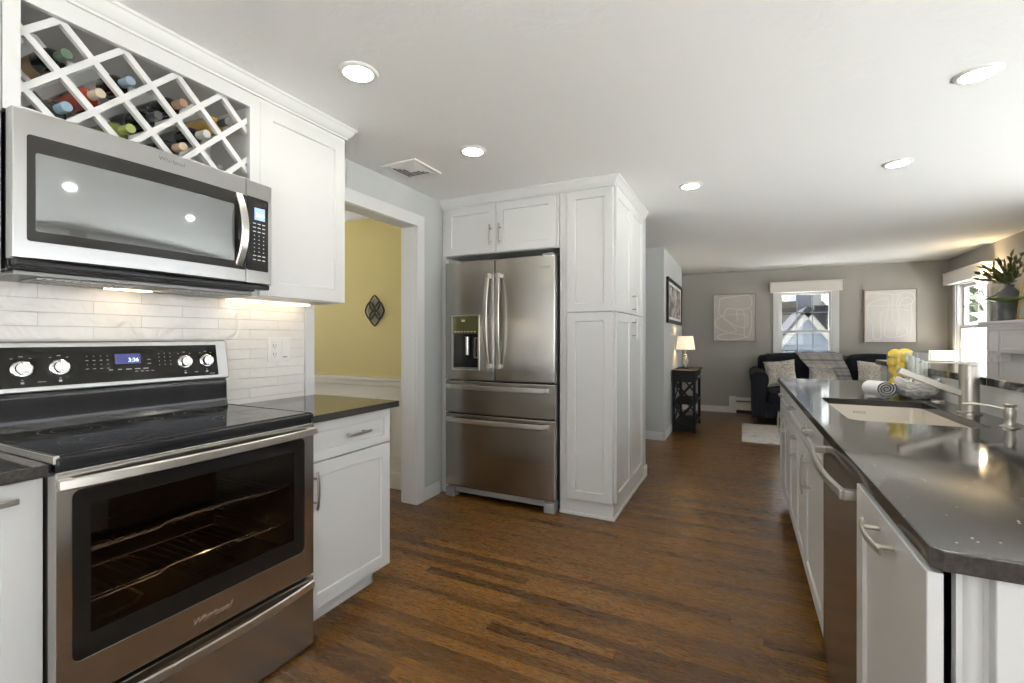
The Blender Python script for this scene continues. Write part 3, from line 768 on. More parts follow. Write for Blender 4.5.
# ---------------------------------------------------------------- fridge + surround
FX0, FX1, FY = -2.085, -1.168, 3.02
t = thing('refrigerator', 'stainless French door refrigerator with two bottom drawers', 'refrigerator', ((FX0 + FX1) / 2, 3.4, 0))
obj('body', box(nb(), FX0 + .01, FX1 - .01, FY + .085, 3.82, .03, 1.795, .004), greyp, t)
fF = FR('-y', (0, FY + .085, 0))
MIDX = -1.647
for k, (u0, u1) in enumerate(((FX0, MIDX - .003), (MIDX + .003, FX1))):
    if k == 0:
        b = nb()
        # dispenser recess: slab with a hole
        t2 = nb(); poly(t2, rrect(u0, u1, .910, 1.815, .006), [rrect(-2.005, -1.782, .995, 1.268, .006)], .0, .080, Matrix.Identity(4), .004)
        for q in range(1, 12):
            u = u0 + (u1 - u0) * q / 12
            bmesh.ops.bisect_plane(t2, geom=t2.verts[:] + t2.edges[:] + t2.faces[:], plane_co=(u, 0, 0), plane_no=(1, 0, 0))
        for v in t2.verts:
            if v.co.z > .05: q = (v.co.x - u0) / (u1 - u0) * 2 - 1; v.co.z += .012 * (1 - q * q) - .012
        bmesh.ops.transform(t2, matrix=fF, verts=t2.verts); bmesh.ops.recalc_face_normals(t2, faces=t2.faces[:]); merge(b, t2)
    else: b = slab(nb(), u0, u1, .910, 1.815, 0, .068, fF, .010, bow=.012, nseg=12)
    d = obj('door', b, stl_f, t)
    hx = MIDX - .040 if k == 0 else MIDX + .042
    b = nb(); pts = []
    for i in range(19):
        q = -1 + 2 * i / 18; pts.append(fF @ Vector((hx + (.010 if k else -.010) * (1 - q * q), 1.355 + q * .352, .098 + .030 * (1 - q * q))))
    sweep(b, pts, rect_sec(.032, .014, .004), (1, 0, 0))
    for q in (-1, 1): box(b, hx - .013, hx + .013, FY - .03, FY + .02, 1.355 + q * .335 - .016, 1.355 + q * .335 + .016, .004)
    obj('door_handle', b, stl_h, d)
    if k == 0:
        di = obj('dispenser', slab(nb(), -2.012, -1.775, 1.262, 1.402, .070, .0835, fF, .002, .004), mat('dispenser_panel', (.16, .15, .07), .12, .6), d)
        b = nb(); poly(b, rrect(-2.016, -1.771, .985, 1.406, .006), [rrect(-2.007, -1.780, .994, 1.397, .004)], .066, .0865, fF, .001); obj('dispenser_frame', b, stl_h, di)
        b = nb()
        box(b, -2.006, -1.781, FY + .070, FY + .0845, .994, 1.265); 
        obj('dispenser_well', b, blackp, di)
        b = nb(); box(b, -2.006, -1.781, FY + .012, FY + .068, .990, 1.002, .002); obj('drip_tray', b, greyp, di)
        b = nb(); lathe(b, [(.0, 1.10), (.016, 1.10), (.018, 1.24), (0, 1.24)], -1.90, FY + .045, 16); obj('spout', b, stl_h, di)
        b = nb(); poly(b, rrect(-1.846, -1.806, 1.075, 1.235, .003), [rrect(-1.838, -1.814, 1.083, 1.227, .002)], .02, .035, fF); obj('paddle', b, stl_h, di)
        b = nb()
        for q in range(7): box(b, -1.99 + q * .029, -1.973 + q * .029, FY + .0006, FY + .0015, 1.275, 1.281)
        box(b, -1.925, -1.895, FY + .0006, FY + .0015, 1.355, 1.37)
        obj('panel_marks', b, mat('dispenser_print', (.6, .6, .4), .5), di)
    else:
        text('lettering', 'Whirlpool', .024, greyp, d, at(fF, -1.255, 1.73, .0765))
for (z0, z1) in ((.655, .904), (.085, .649)):
    d = obj('drawer', slab(nb(), FX0, FX1, z0, z1, 0, .068, fF, .010, bow=.016, nseg=16), stl_f, t)
    b = nb(); pts = []; hz = z1 - .045
    for i in range(19):
        q = -1 + 2 * i / 18; pts.append(fF @ Vector(((FX0 + FX1) / 2 + q * .425, hz, .096 + .034 * (1 - q * q))))
    sweep(b, pts, rect_sec(.034, .014, .004), (0, 0, 1))
    for q in (-1, 1): box(b, (FX0 + FX1) / 2 + q * .405 - .016, (FX0 + FX1) / 2 + q * .405 + .016, FY - .03, FY + .02, hz - .013, hz + .013, .004)
    obj('drawer_handle', b, stl_h, d)
b = nb(); box(b, FX0 + .01, FX1 - .01, FY + .035, FY + .10, .035, .078, .006); box(b, FX0 + .005, FX0 + .085, FY + .012, FY + .10, .0, .07, .006); box(b, FX1 - .085, FX1 - .005, FY + .012, FY + .10, .0, .07, .006)
obj('kick_grille', b, greyp, t)
b = nb(); box(b, FX0 + .02, FX0 + .10, FY + .03, FY + .16, 1.816, 1.832, .004); obj('hinge_cover', b, greyp, t); b = nb(); box(b, FX1 - .10, FX1 - .02, FY + .03, FY + .16, 1.816, 1.832, .004); obj('hinge_cover', b, greyp, t)

PY = 3.10
fP = FR('-y', (0, PY, 0))
t = thing('fridge_surround_cabinet', 'white two door cabinet above the refrigerator', 'cabinet', (-1.63, 3.5, 1.87))
b = nb(); box(b, XL + .003, -1.160, PY + .001, 3.9, 1.872, 2.262, .001); obj('body', b, white, t)
b = nb(); box(b, XL + .001, XL + .038, PY, PY + .6, .0, 1.871, .001); obj('side_panel', b, white, t)
for (u0, u1, hx) in ((-2.118, -1.661, -1.700), (-1.656, -1.178, -1.618)):
    d = obj('door', shaker(nb(), u0, u1, 1.876, 2.245, at(fP, 0, 0, 0)), white, t)
    obj('handle', pull_bm(nb(), at(fP, hx, 2.005, .02), .125), nickel, d)
t = thing('pantry_cabinet', 'tall white pantry cabinet right of the refrigerator', 'cabinet', (-.95, 3.6, 0))
PX0, PX1, PYE = -1.155, -.775, 4.142
b = nb(); box(b, PX0, PX1, PY + .001, PYE, .0, 2.262, .0015); obj('body', b, white, t)
b = nb(); box(b, PX0, PX1 + .012, PY - .012, PY + .001, 0, .022, .004); box(b, PX1, PX1 + .012, PY, PYE, 0, .022, .004); obj('shoe_molding', b, trimw, t)
obj('door', shaker(nb(), -1.096, PX1 + .001, 1.411, 2.245, fP), white, t)
obj('door', shaker(nb(), -1.096, PX1 + .001, .115, 1.404, fP), white, t)
fS = FR('+x', (PX1, 0, 0))
for (v0, v1, hv) in ((1.411, 2.245, 1.50), (.115, 1.404, 1.30)):
    obj('door', shaker(nb(), PY + .012, 3.575, v0, v1, fS), white, t)
    d = obj('door', shaker(nb(), 3.579, 4.045, v0, v1, fS), white, t)
    obj('handle', pull_bm(nb(), at(fS, 3.612, hv, .02), .125), nickel, d)
b = nb()
box(b, XL, PX1 + .001, PY, 3.9, 2.262, CEIL); box(b, PX0, PX1 + .001, 3.9, PYE, 2.262, CEIL)
crown(b, (XL, PY), (PX1, PY), (0, -1), CEIL, .85, 0, 1); crown(b, (PX1, PY), (PX1, PYE), (1, 0), CEIL, .85, 1, 0)
struct('trim_7', b, trimw)

# ---------------------------------------------------------------- island
IXE, IXF = .256, .266
IY0, IY1 = .903, 4.24
RXI = .92
ZC0, ZC1 = .882, .914
SX0, SX1, SY0, SY1 = .375, .790, 2.19, 2.955
t = thing('island_worktop', 'long dark grey speckled quartz worktop with a sink cut-out on the island', 'worktop', (.6, 2.5, ZC0))
b = nb()
ch = .012
outer = [(IXE + ch, IY0), (RXI, IY0), (RXI, IY1), (IXE, IY1), (IXE, IY0 + ch)]
poly(b, outer, [rrect(SX0, SX1, SY0, SY1, .045, 6)], ZC0, ZC1, None, .003)
obj('slab', b, counterm, t)
t = thing('island_bar_top', 'raised dark quartz bar top behind the faucet', 'worktop', (1.3, 2.6, 1.035))
b = nb(); slab(b, .897, 1.62, .93, 4.35, 1.035, 1.067, Matrix.Identity(4), .003, .02); obj('slab', b, counterm, t)
t = thing('kitchen_island', 'white kitchen island base with drawers, doors and tiled bar riser', 'kitchen island', (.9, 2.5, 0))
b = nb()
box(b, IXF + .022, .90, 2.03, 4.17, .10, .60, .001); box(b, IXF + .022, .34, 2.03, 4.17, .60, ZC0)      # carcass (open above under the sink)
box(b, .84, .92, .955, 4.17, .10, ZC0 - .001); box(b, .34, .84, 3.0, 4.17, .60, ZC0 - .001)
box(b, IXF + .075, .90, 2.03, 4.17, 0, .10)
box(b, IXF + .026, .84, .935, .953, .0, ZC0 - .001, .001)
box(b, .92, 1.36, .97, 4.17, .0, 1.034)
obj('body', b, white, t)
obj('riser', box(nb(), RXI - .001, RXI + .008, .93, 4.28, ZC1 + .0002, 1.0348), tile2, t)
b = nb(); box(b, .929, 1.36, 4.171, 4.28, .0, 1.034); obj('end_panel', b, white, t)
# near end: rounded post and shaker end panel
b = nb(); lathe(b, [(.018, .0), (.018, ZC0 - .001)], .312, .948, 20); obj('corner_post', b, white, t)
obj('end_panel', shaker(nb(), .330, .90, .02, ZC0 - .002, FR('-y', (0, .935, 0)), fr=.07), white, t)
fI = FR('-x', (IXF + .02, 0, 0))
DB = .135
units = [(2.032, 2.60, 2.30, 2.40), (2.604, 3.40, 3.06, 3.06), (3.404, 4.165, 3.70, 3.53)]
for (a, c_, hd, hv) in units:
    d = obj('drawer', shaker(nb(), a, c_, .735, .872, fI, fr=.036), white, t)
    obj('handle', pull_bm(nb(), at(fI, hd, .835, .02), .115, True), nickel, d)
    if c_ - a > .7:
        m_ = (a + c_) / 2
        d = obj('door', shaker(nb(), a, m_ - .002, DB, .728, fI), white, t); obj('handle', pull_bm(nb(), at(fI, m_ - .035, .63, .02), .125), nickel, d)
        d = obj('door', shaker(nb(), m_ + .002, c_, DB, .728, fI), white, t); obj('handle', pull_bm(nb(), at(fI, m_ + .035, .63, .02), .125), nickel, d)
    else:
        d = obj('door', shaker(nb(), a, c_, DB, .728, fI), white, t); obj('handle', pull_bm(nb(), at(fI, hv, .63, .02), .14), nickel, d)
# pull-out front, slightly open
fO = FR('-x', (IXF + .005, 0, 0))
t = thing('pull_out_cabinet', 'white pull-out cabinet front slightly ajar at the near end of the island', 'cabinet', (.5, 1.15, 0))
obj('body', box(nb(), IXF + .045, .835, .960, 1.385, .03, ZC0 - .02, .001), blackp, t)
d = obj('door', shaker(nb(), .912, 1.392, DB - .02, .876, fO, t=.020, fr=.06), white, t)
obj('handle', pull_bm(nb(), at(fO, 1.13, .842, .02), .125, True, w=.026), nickel, d)
# dishwasher
t = thing('dishwasher', 'dark stainless dishwasher with a curved bar handle in the island', 'dishwasher', (.5, 1.7, 0))
obj('body', box(nb(), IXF + .03, .835, 1.402, 2.022, .02, ZC0 - .005, .002), blackp, t)
fD = FR('-x', (IXF + .025, 0, 0))
d = obj('door', slab(nb(), 1.400, 2.024, .10, .876, 0, .025, fD, .003), stl_d, t)
b = nb(); pts = []
for i in range(17):
    q = -1 + 2 * i / 16; pts.append(fD @ Vector((1.712 + q * .285, .832, .058 + .022 * (1 - q * q))))
sweep(b, pts, rect_sec(.026, .014, .004), (0, 0, 1))
for q in (-1, 1): box(b, IXF - .045, IXF + .002, 1.712 + q * .272 - .013, 1.712 + q * .272 + .013, .820, .844, .003)
obj('door_handle', b, stl_h, d)
obj('kick_plate', box(nb(), IXF + .05, IXF + .06, 1.405, 2.02, .0, .099), stl_d, t)

# sink
t = thing('sink', 'undermount stainless sink basin set in the island worktop', 'sink', (.58, 2.57, .68))
b = nb()
def RL(i, z, r): return [(a, b_, z) for a, b_ in rrect(SX0 + i, SX1 - i, SY0 + i, SY1 - i, r, 6)]
loops(b, [RL(-.03, .878, .07), RL(-.03, .8815, .07), RL(-.006, .8815, .05), RL(-.004, .74, .05), RL(.01, .70, .05), RL(.05, .69, .04)], None, False, True)
sinkm = mat('satin_sink_steel', (.80, .74, .65), .38, .35)
s_ = obj('basin', b, sinkm, t)
b = nb(); lathe(b, [(.0, .6915), (.042, .6915), (.045, .694), (.03, .696), (0, .693)], .60, 2.57, 28); obj('drain', b, chrome, t)
text('lettering', 'KRAUS', .018, greyp, t, Matrix.Translation((.545, SY1 + .0025, .845)) @ Matrix.Rotation(math.radians(90), 4, 'X'))

# faucet
t = thing('faucet', 'brushed nickel kitchen faucet with a straight angled spout', 'faucet', (.851, 2.59, ZC1))
b = nb(); lathe(b, [(.040, ZC1), (.040, ZC1 + .006), (.033, ZC1 + .010), (.0325, 1.108), (.0315, 1.112), (.0325, 1.114), (.0325, 1.122), (0, 1.123)], .851, 2.59, 36); obj('body', b, nickel, t)
b = nb()
A = Vector((.83, 2.59, .995)); B = Vector((.618, 2.59, 1.088)); 
sweep(b, [A, B], rect_sec(.034, .028, .004), (0, 1, 0)); 
sp = obj('spout', b, nickel, t)
b = nb(); dd = (B - A).normalized(); nrm = Vector((dd.z, 0, -dd.x)); nrm = -nrm if nrm.z > 0 else nrm
q0 = B - dd * .055
tube(b, [q0 + nrm * .010, q0 + nrm * .026], .013, 18); tube(b, [B - dd * .03 + nrm * .010, B - dd * .03 + nrm * .019], .010, 18); obj('spray_head', b, nickel, sp)
b = nb(); slab(b, .690, .883, 2.577, 2.603, 1.1235, 1.1295, Matrix.Identity(4), .002, .006); obj('lever', b, nickel, t)
# soap dispenser
t = thing('soap_dispenser', 'brushed nickel soap dispenser right of the faucet', 'soap dispenser', (.851, 2.26, ZC1))
b = nb(); lathe(b, [(.027, ZC1), (.027, ZC1 + .003), (.018, ZC1 + .008), (.0145, ZC1 + .016), (.0155, ZC1 + .030), (.0175, ZC1 + .045), (.0165, ZC1 + .060), (.0125, ZC1 + .070), (.0175, ZC1 + .074), (.0185, ZC1 + .080), (.010, ZC1 + .083), (0, ZC1 + .083)], .851, 2.26, 28); obj('pump', b, nickel, t)
b = nb(); tube(b, [(.84, 2.263, ZC1 + .062), (.80, 2.275, ZC1 + .072), (.76, 2.287, ZC1 + .075), (.735, 2.294, ZC1 + .071)], .0045, 10); obj('nozzle', b, nickel, t)
b = nb(); lathe(b, [(.028, ZC1 + .0001), (.028, ZC1 + .005), (.022, ZC1 + .009), (0, ZC1 + .010)], .868, 3.0, 28)
tag(obj('sink_hole_cover', b, nickel, origin=(.868, 3.0, ZC1)), 'round nickel button cover on the worktop behind the sink', 'hole cover')

# rolled towel
t = thing('rolled_towel', 'rolled white towel with a dark striped edge beside the sink', 'towel', (.60, 3.13, ZC1))
towm = mat('towel_white', (.78, .77, .74), .9, spec=.1); bump(towm, nz(towm, texco(towm), 220, 2), .35, .003)
towd = mat('towel_dark_edge', (.05, .055, .065), .9, spec=.1)
ax = Vector((-.52, .854, 0)).normalized(); sd = Vector((.854, .52, 0)).normalized()   # roll axis and its horizontal cross direction
base_c = Vector((.678, 3.055, ZC1 + .050))
def sp_pt(a, r_in=.006, k=.00205):
    r = r_in + k * a; return sd * (r * math.cos(a) * 1.28) + Vector((0, 0, r * math.sin(a) * .92))
A_END = 2 * math.pi * 3.1
def spiral(bm, l0, l1, th, nn=110, off=0):
    ps = []
    for i in range(nn + 1): ps.append(sp_pt(A_END * i / nn))
    t2 = nb(); rows = []
    for i, p in enumerate(ps):
        tg = (ps[min(i + 1, nn)] - ps[max(i - 1, 0)]).normalized(); nm = tg.cross(ax).normalized()
        rows.append([t2.verts.new(base_c + p + ax * l + nm * (s * th)) for (l, s) in ((l0, -1), (l1, -1), (l1, 1), (l0, 1))])
    for a, b2 in zip(rows, rows[1:]):
        for j in range(4): t2.faces.new((a[j], a[(j + 1) % 4], b2[(j + 1) % 4], b2[j]))
    t2.faces.new(rows[0]); t2.faces.new(rows[-1])
    bmesh.ops.recalc_face_normals(t2, faces=t2.faces[:]); merge(bm, t2); return bm
obj('cloth', spiral(nb(), .0, .095, .0044), towm, t)
obj('dark_edge', spiral(nb(), -.0035, .0035, .0019), towd, t)
# scalloped bowl
bowlm = mat('white_ceramic', (.72, .70, .66), .4)
b = nb()
def jit(i, z): return 1 + .035 * math.cos(i * math.pi * 2 / 8) * min(1, (z - ZC1) / .03) * (.5 + .5 * math.sin(z * 300)) 
pr = [(.040, 0), (.045, .004), (.064, .016), (.078, .032), (.087, .050), (.093, .070), (.095, .088), (.094, .102), (.091, .102), (.089, .085), (.082, .050), (.060, .022), (0, .012)]
lathe(b, [(r, ZC1 + z) for r, z in pr], .820, 3.12, 64, jit=jit)
for v in b.verts:
    a = math.atan2(v.co.y - 3.12, v.co.x - .820)
    if v.co.z > ZC1 + .095: v.co.z += .008 * math.sin(a * 9)
bump(bowlm, nz(bowlm, texco(bowlm, (1, 1, 1.8)), 42, 1), .8, .012)
tag(obj('bowl', b, bowlm, origin=(.820, 3.12, ZC1)), 'white textured ceramic bowl with a wavy rim behind the sink', 'bowl')
# lemon vase
t = thing('glass_vase', 'clear glass cylinder vase filled with lemons', 'vase', (.800, 3.36, ZC1), 'glass cylinder vases')
def glass_cyl(bm, cx, cy, z0, r, hgt, th=.003): return lathe(bm, [(0, z0), (r - .002, z0), (r, z0 + .004), (r, z0 + hgt), (r - th, z0 + hgt), (r - th, z0 + .010), (0, z0 + .010)], cx, cy, 36)
obj('glass', glass_cyl(nb(), .800, 3.36, ZC1, .052, .245), clear, t)
lem = mat('lemon_yellow', (.80, .52, .02), .35); bump(lem, nz(lem, texco(lem), 160, 2), .15, .002)
lp = [(0, -.040), (.004, -.038), (.009, -.033), (.020, -.024), (.0265, -.010), (.0275, 0), (.0265, .010), (.020, .024), (.009, .033), (.004, .038), (0, .040)]
lproto = obj('lemon', lathe(nb(), lp, n=20), lem)
li = 0
LEM = []
for zz in range(4):
    for k in range(2): LEM.append((.800 + .023 * math.cos(zz * .9 + .4 + k * math.pi), 3.36 + .019 * math.sin(zz * .9 + .4 + k * math.pi), ZC1 + .042 + zz * .046 + k * .012, zz * 1.5 + k))
LEM += [(.783, 3.352, ZC1 + .225, 1), (.828, 3.365, ZC1 + .228, 2.5)]
where = ['bottom', 'lower', 'upper', 'top']
for (x, y, z, a) in LEM:
    o = lproto if li == 0 else lproto.copy()
    if li: COL.objects.link(o)
    o.location = (x, y, z); o.rotation_euler = (.55 * math.cos(a * 2), .5 * math.sin(a * 3), a) if z < ZC1 + .2 else (1.2, a, a * 1.7)
    tag(o, 'yellow lemon in the clear glass cylinder vase behind the white bowl', 'lemon', 'lemons in the glass vase'); li += 1
t = thing('glass_vase', 'clear glass cylinder vase holding folded white napkins, right of the lemons', 'vase', (.862, 3.27, ZC1), 'glass cylinder vases')
obj('glass', glass_cyl(nb(), .862, 3.27, ZC1, .055, .235), clear, t)
t = thing('folded_napkin', 'folded white napkins standing in the clear glass vase', 'napkin', (.862, 3.27, ZC1 + .012))
b = nb()
napm = mat('napkin_white', (.86, .82, .77), .8)
for k in range(4):
    pts = [(-.030 + k * .018, -.030 + i * .0085) for i in range(8)]
    L0 = [(.862 + p[0] + .004 * math.sin(i * 1.5 + k), 3.27 + p[1], ZC1 + .012) for i, p in enumerate(pts)]
    L0 += [(x + .011, y, z) for x, y, z in reversed(L0)]
    L1 = [(x + .004 * math.sin(y * 160), y, z + .205 - .010 * k) for x, y, z in L0]
    loops(b, [L0, L1])
obj('cloth', b, napm, t)

# ---------------------------------------------------------------- ceiling fixtures
def downlight(label):
    r = thing('recessed_downlight', label, 'ceiling light', (0, 0, CEIL), 'recessed ceiling downlights')
    obj('trim_ring', lathe(nb(), [(.058, -.0085), (.070, -.008), (.078, -.003), (.080, 0), (.058, 0), (.058, -.0085)], n=40, caps=False), mat('fixture_white', (.80, .79, .76), .4), r, local=True)
    obj('lens', lathe(nb(), [(0, -.005), (.058, -.005), (.058, -.001), (0, -.001)], n=40), mat('lens_glow', (1, 1, 1), .4, emis=(1, .95, .86), es=CAN_E), r, local=True)
    return r
CL = ['ceiling downlight nearest the wine rack and wall cabinets', 'ceiling downlight beside the square air vent', 'small ceiling downlight right of the pantry crown', 'ceiling downlight over the far part of the island',
      'ceiling downlight nearest the upper right photo corner', 'unseen added ceiling downlight over the near end of the island', 'unseen added ceiling downlight in front of the left base cabinet, nearest the back wall on that side', 'unseen added ceiling downlight behind the camera']
d0 = downlight(CL[0])
for i, (x, y) in enumerate(CANS):
    o = d0 if i == 0 else copy_tree(d0)
    o.location = (x, y, CEIL); o['label'] = CL[i]
# vent
t = thing('ceiling_vent', 'square white louvred air vent in the ceiling by the doorway', 'air vent', (-1.91, 2.40, CEIL))
vx0, vx1, vy0, vy1 = -2.046, -1.775, 2.265, 2.535
b = nb(); poly(b, rrect(vx0, vx1, vy0, vy1), [rrect(vx0 + .028, vx1 - .028, vy0 + .028, vy1 - .028)], CEIL - .010, CEIL, None, .002); obj('frame', b, MATS['fixture_white'], t)
b = nb(); box(b, vx0 + .028, vx1 - .028, vy0 + .028, vy1 - .028, CEIL - .003, CEIL - .0005); obj('backing', b, blackp, t)
b = nb()
for k in range(4):
    i = .036 + k * .021
    def q4(o, z): return [(vx0 + o, vy0 + o, z), (vx1 - o, vy0 + o, z), (vx1 - o, vy1 - o, z), (vx0 + o, vy1 - o, z)]
    t2 = nb(); R0 = [t2.verts.new(p) for p in q4(i, CEIL - .004)]; R1 = [t2.verts.new(p) for p in q4(i + .013, CEIL - .012)]; R2 = [t2.verts.new(p) for p in q4(i + .013, CEIL - .0135)]; R3 = [t2.verts.new(p) for p in q4(i - .001, CEIL - .0055)]
    for a_, b2 in ((R0, R1), (R1, R2), (R2, R3), (R3, R0)):
        for j in range(4): t2.faces.new((a_[j], a_[(j + 1) % 4], b2[(j + 1) % 4], b2[j]))
    bmesh.ops.recalc_face_normals(t2, faces=t2.faces[:]); merge(b, t2)
box(b, -1.935, -1.886, 2.375, 2.425, CEIL - .012, CEIL - .004, .002)
obj('louvre', b, MATS['fixture_white'], t)

# ---------------------------------------------------------------- yellow room ornament
t = thing('wall_ornament', 'dark scrollwork diamond medallion on the yellow wall', 'wall ornament', (-2.75, 2.975, 1.46))
ornm = mat('wrought_iron', (.012, .009, .005), .5, 0)
b = nb(); cx, cz = -2.75, 1.458
def orn(pts, r, closed=True): tube(b, [(cx + x, 2.972, cz + z) for x, z in pts], r, 8, closed)
n4 = 40
pts = []
for i in range(n4):
    a = 2 * math.pi * i / n4
    rr = 1 + .10 * math.cos(4 * a)
    pts.append((.080 * math.cos(a) * rr, .104 * math.sin(a) * rr))
for (ox, oz, sx_, sz_) in ((0, .056, .058, .070), (0, -.056, .058, .070), (-.050, 0, .052, .076), (.050, 0, .052, .076)):
    lobe = []
    for q in range(28):
        a = 2 * math.pi * q / 28; k = (abs(math.cos(a)) ** 1.35 + abs(math.sin(a)) ** 1.35) ** (-1 / 1.35)
        lobe.append((ox + sx_ * k * math.cos(a), oz + sz_ * k * math.sin(a)))
    orn(lobe, .0068)
obj('scrollwork', b, ornm, t)
b = nb()
poly(b, [(x * .97, z * .97) for x, z in pts], [[(.034 * math.cos(a * math.pi / 2), .042 * math.sin(a * math.pi / 2)) for a in range(4)]], 0, .004, FR('-y', (cx, 2.988, cz)))
obj('backplate', b, mat('grey_cloth_plate', (.24, .22, .15), .6), t)

# ---------------------------------------------------------------- windows
def win(n, frame, u0, u1, v0, v1, th, cols, rows, casing=True, muntin_m=None, sill=True):
    """double-hung window; frame w=0 at inner wall face, wall runs to w=-th"""
    o = thing('window_%d' % n, '', 'window', frame @ Vector(((u0 + u1) / 2, v0, 0))); del o['label']; del o['category']; o['kind'] = 'structure'
    b = nb()
    if casing:
        poly(b, rrect(u0 - .075, u1 + .075, v0 - .02, v1 + .075), [rrect(u0, u1, v0, v1)], 0, .018, frame, .002)
        box(b, u0 - .095, u1 + .095, v0 - .045, v0 - .02, 0, .045, .003, mtx=frame)
    poly(b, rrect(u0 - .0, u1 + .0, v0, v1), [rrect(u0 + .015, u1 - .015, v0 + .015, v1 - .015)], -th, 0.0, frame)
    obj('casing', b, trimw, o)
    mid = (v0 + v1) / 2
    for k, (a0, a1, w) in enumerate(((v0 + .015, mid + .02, -.030), (mid - .018, v1 - .015, -.060))):
        b = nb(); poly(b, rrect(u0 + .015, u1 - .015, a0, a1), [rrect(u0 + .05, u1 - .05, a0 + .038, a1 - .038)], w - .025, w, frame, .002)
        s = obj('sash', b, trimw, o)
        b = nb(); box(b, u0 + .051, u1 - .051, a0 + .039, a1 - .039, w - .014, w - .010, mtx=frame); obj('pane', b, pane, s)
        b = nb()
        for c_ in range(1, cols): uu = u0 + .05 + (u1 - u0 - .1) * c_ / cols; box(b, uu - .006, uu + .006, a0 + .038, a1 - .038, w - .009, w - .001, mtx=frame)
        for r_ in range(1, rows): vv = a0 + .038 + (a1 - a0 - .076) * r_ / rows; box(b, u0 + .05, u1 - .05, vv - .006, vv + .006, w - .009, w - .0012, mtx=frame)
        if cols > 1: obj('muntin', b, muntin_m or trimw, s)
        else: b.free()
    return o
backlit_mun = mat('muntin_backlit_grey', (.20, .22, .24), .5)  # grey stands in for backlit shade on the far window's muntins
win(1, FR('-y', (0, YF, 0)), .52, 1.24, .70, 1.96, .12, 3, 2, muntin_m=backlit_mun)
win(2, FR('-x', (XR, 0, 0)), 7.30, 8.20, .80, 1.95, .12, 2, 2)
win(3, FR('-x', (XR, 0, 0)), -1.9, 1.3, .10, 2.2, .12, 1, 1)
win(4, FR('-x', (XR, 0, 0)), 1.7, 4.8, .05, 2.2, .12, 1, 1)
win(5, FR('+y', (0, YB, 0)), -1.6, 2.0, .60, 2.12, .12, 3, 1)
win(6, FR('+x', (-4.98, 0, 0)), (.6), 2.3, .7, 2.0, .12, 2, 2)  # unseen window put in to light the yellow room
# valances
valm = mat('valance_fabric', (.74, .71, .66), .7)
def valance(label, frame, u0, u1, v0, v1):
    r = thing('window_valance', label, 'valance', frame @ Vector(((u0 + u1) / 2, v0, 0)), 'upholstered window valances')
    def L(i, w, dz=0): return [(u0 + i, v0 + dz, w), (u1 - i, v0 + dz, w), (u1 - i, v1 - i, w), (u0 + i, v1 - i, w)]
    b = nb(); loops(b, [L(0, 0.001), L(0, .085), L(.006, .093), L(.03, .088)], frame)
    obj('cornice', b, valm, r)
    b = nb(); box(b, u0 - .006, u1 + .006, v1 - .012, v1 + .006, .001, .100, .004, mtx=frame); obj('top_board', b, valm, r)
valance('pale upholstered valance above the window behind the sofa', FR('-y', (0, YF - .02, 0)), .395, 1.345, 1.945, 2.10)
valance('pale upholstered valance above the bright window on the right wall', FR('-x', (XR - .02, 0, 0)), 7.14, 8.30, 1.945, 2.10)

# ---------------------------------------------------------------- pictures
ashw = mat('frame_driftwood', (.30, .24, .185), .6)
blackf = mat('frame_black', (.008, .008, .008), .4, spec=.2)
def line_art(name, label, x0, x1, z0, z1, lines, bgc, lnc):
    r = thing(name, label, 'picture', ((x0 + x1) / 2, YF, z0), 'abstract line art pictures on the far wall')
    fr = FR('-y', (0, YF, 0))
    b = nb(); poly(b, rrect(x0, x1, z0, z1), [rrect(x0 + .012, x1 - .012, z0 + .012, z1 - .012)], .001, .040, fr, .001); obj('frame', b, ashw, r)
    cm = mat('canvas_paint', bgc, .8)
    base(cm, ramp(cm, nz(cm, texco(cm, kind='World'), 3.5, 3), [(.35, tuple(q * .96 for q in bgc)), (.65, tuple(min(1, q * 1.05) for q in bgc))]))
    obj('canvas', box(nb(), x0 + .012, x1 - .012, YF - .028, YF - .002, z0 + .012, z1 - .012), cm, r)
    b = nb(); W, Hh = x1 - x0, z1 - z0
    for pts, cl in lines:
        P = [Vector((x0 + u * W, YF - .0295, z0 + (1 - v_) * Hh)) for u, v_ in pts]
        # catmull-rom
        S = []; n = len(P)
        rng = range(n) if cl else range(n - 1)
        for i in rng:
            p0, p1, p2, p3 = (P[i - 1] if (cl or i > 0) else P[0]), P[i], P[(i + 1) % n], P[(i + 2) % n] if (cl or i + 2 < n) else P[-1]
            for k in range(6):
                s_ = k / 6; S.append(.5 * ((2 * p1) + (-p0 + p2) * s_ + (2 * p0 - 5 * p1 + 4 * p2 - p3) * s_ ** 2 + (-p0 + 3 * p1 - 3 * p2 + p3) * s_ ** 3))
        if not cl: S.append(P[-1])
        sweep(b, S, [(-.0004, -.0065), (.0004, -.0065), (.0004, .0065), (-.0004, .0065)], (0, 1, 0), closed=cl)
    obj('line_drawing', b, mat('line_paint', lnc, .8), r)
line_art('wall_picture', 'pale abstract line picture left of the far window', -.434, .202, 1.175, 1.955,
         [([(.16, .18), (.18, .10), (.45, .06), (.80, .04), (.90, .12), (.86, .30), (.60, .33), (.38, .30), (.28, .38), (.27, .52), (.45, .62), (.60, .70), (.78, .70), (.80, .56), (.76, .44), (.40, .44), (.18, .48), (.05, .58), (.10, .70), (.35, .80), (.55, .78), (.45, .66), (.26, .50), (.14, .40)], True),
          ([(.10, .90), (.25, .84), (.50, .84), (.78, .90), (.50, .96), (.20, .96)], True), ([(.58, .58), (.56, .38), (.64, .32), (.72, .38), (.74, .60), (.74, .88), (.82, .90), (.90, .70), (.90, .36)], False)],
         (.52, .48, .44), (.66, .63, .59))
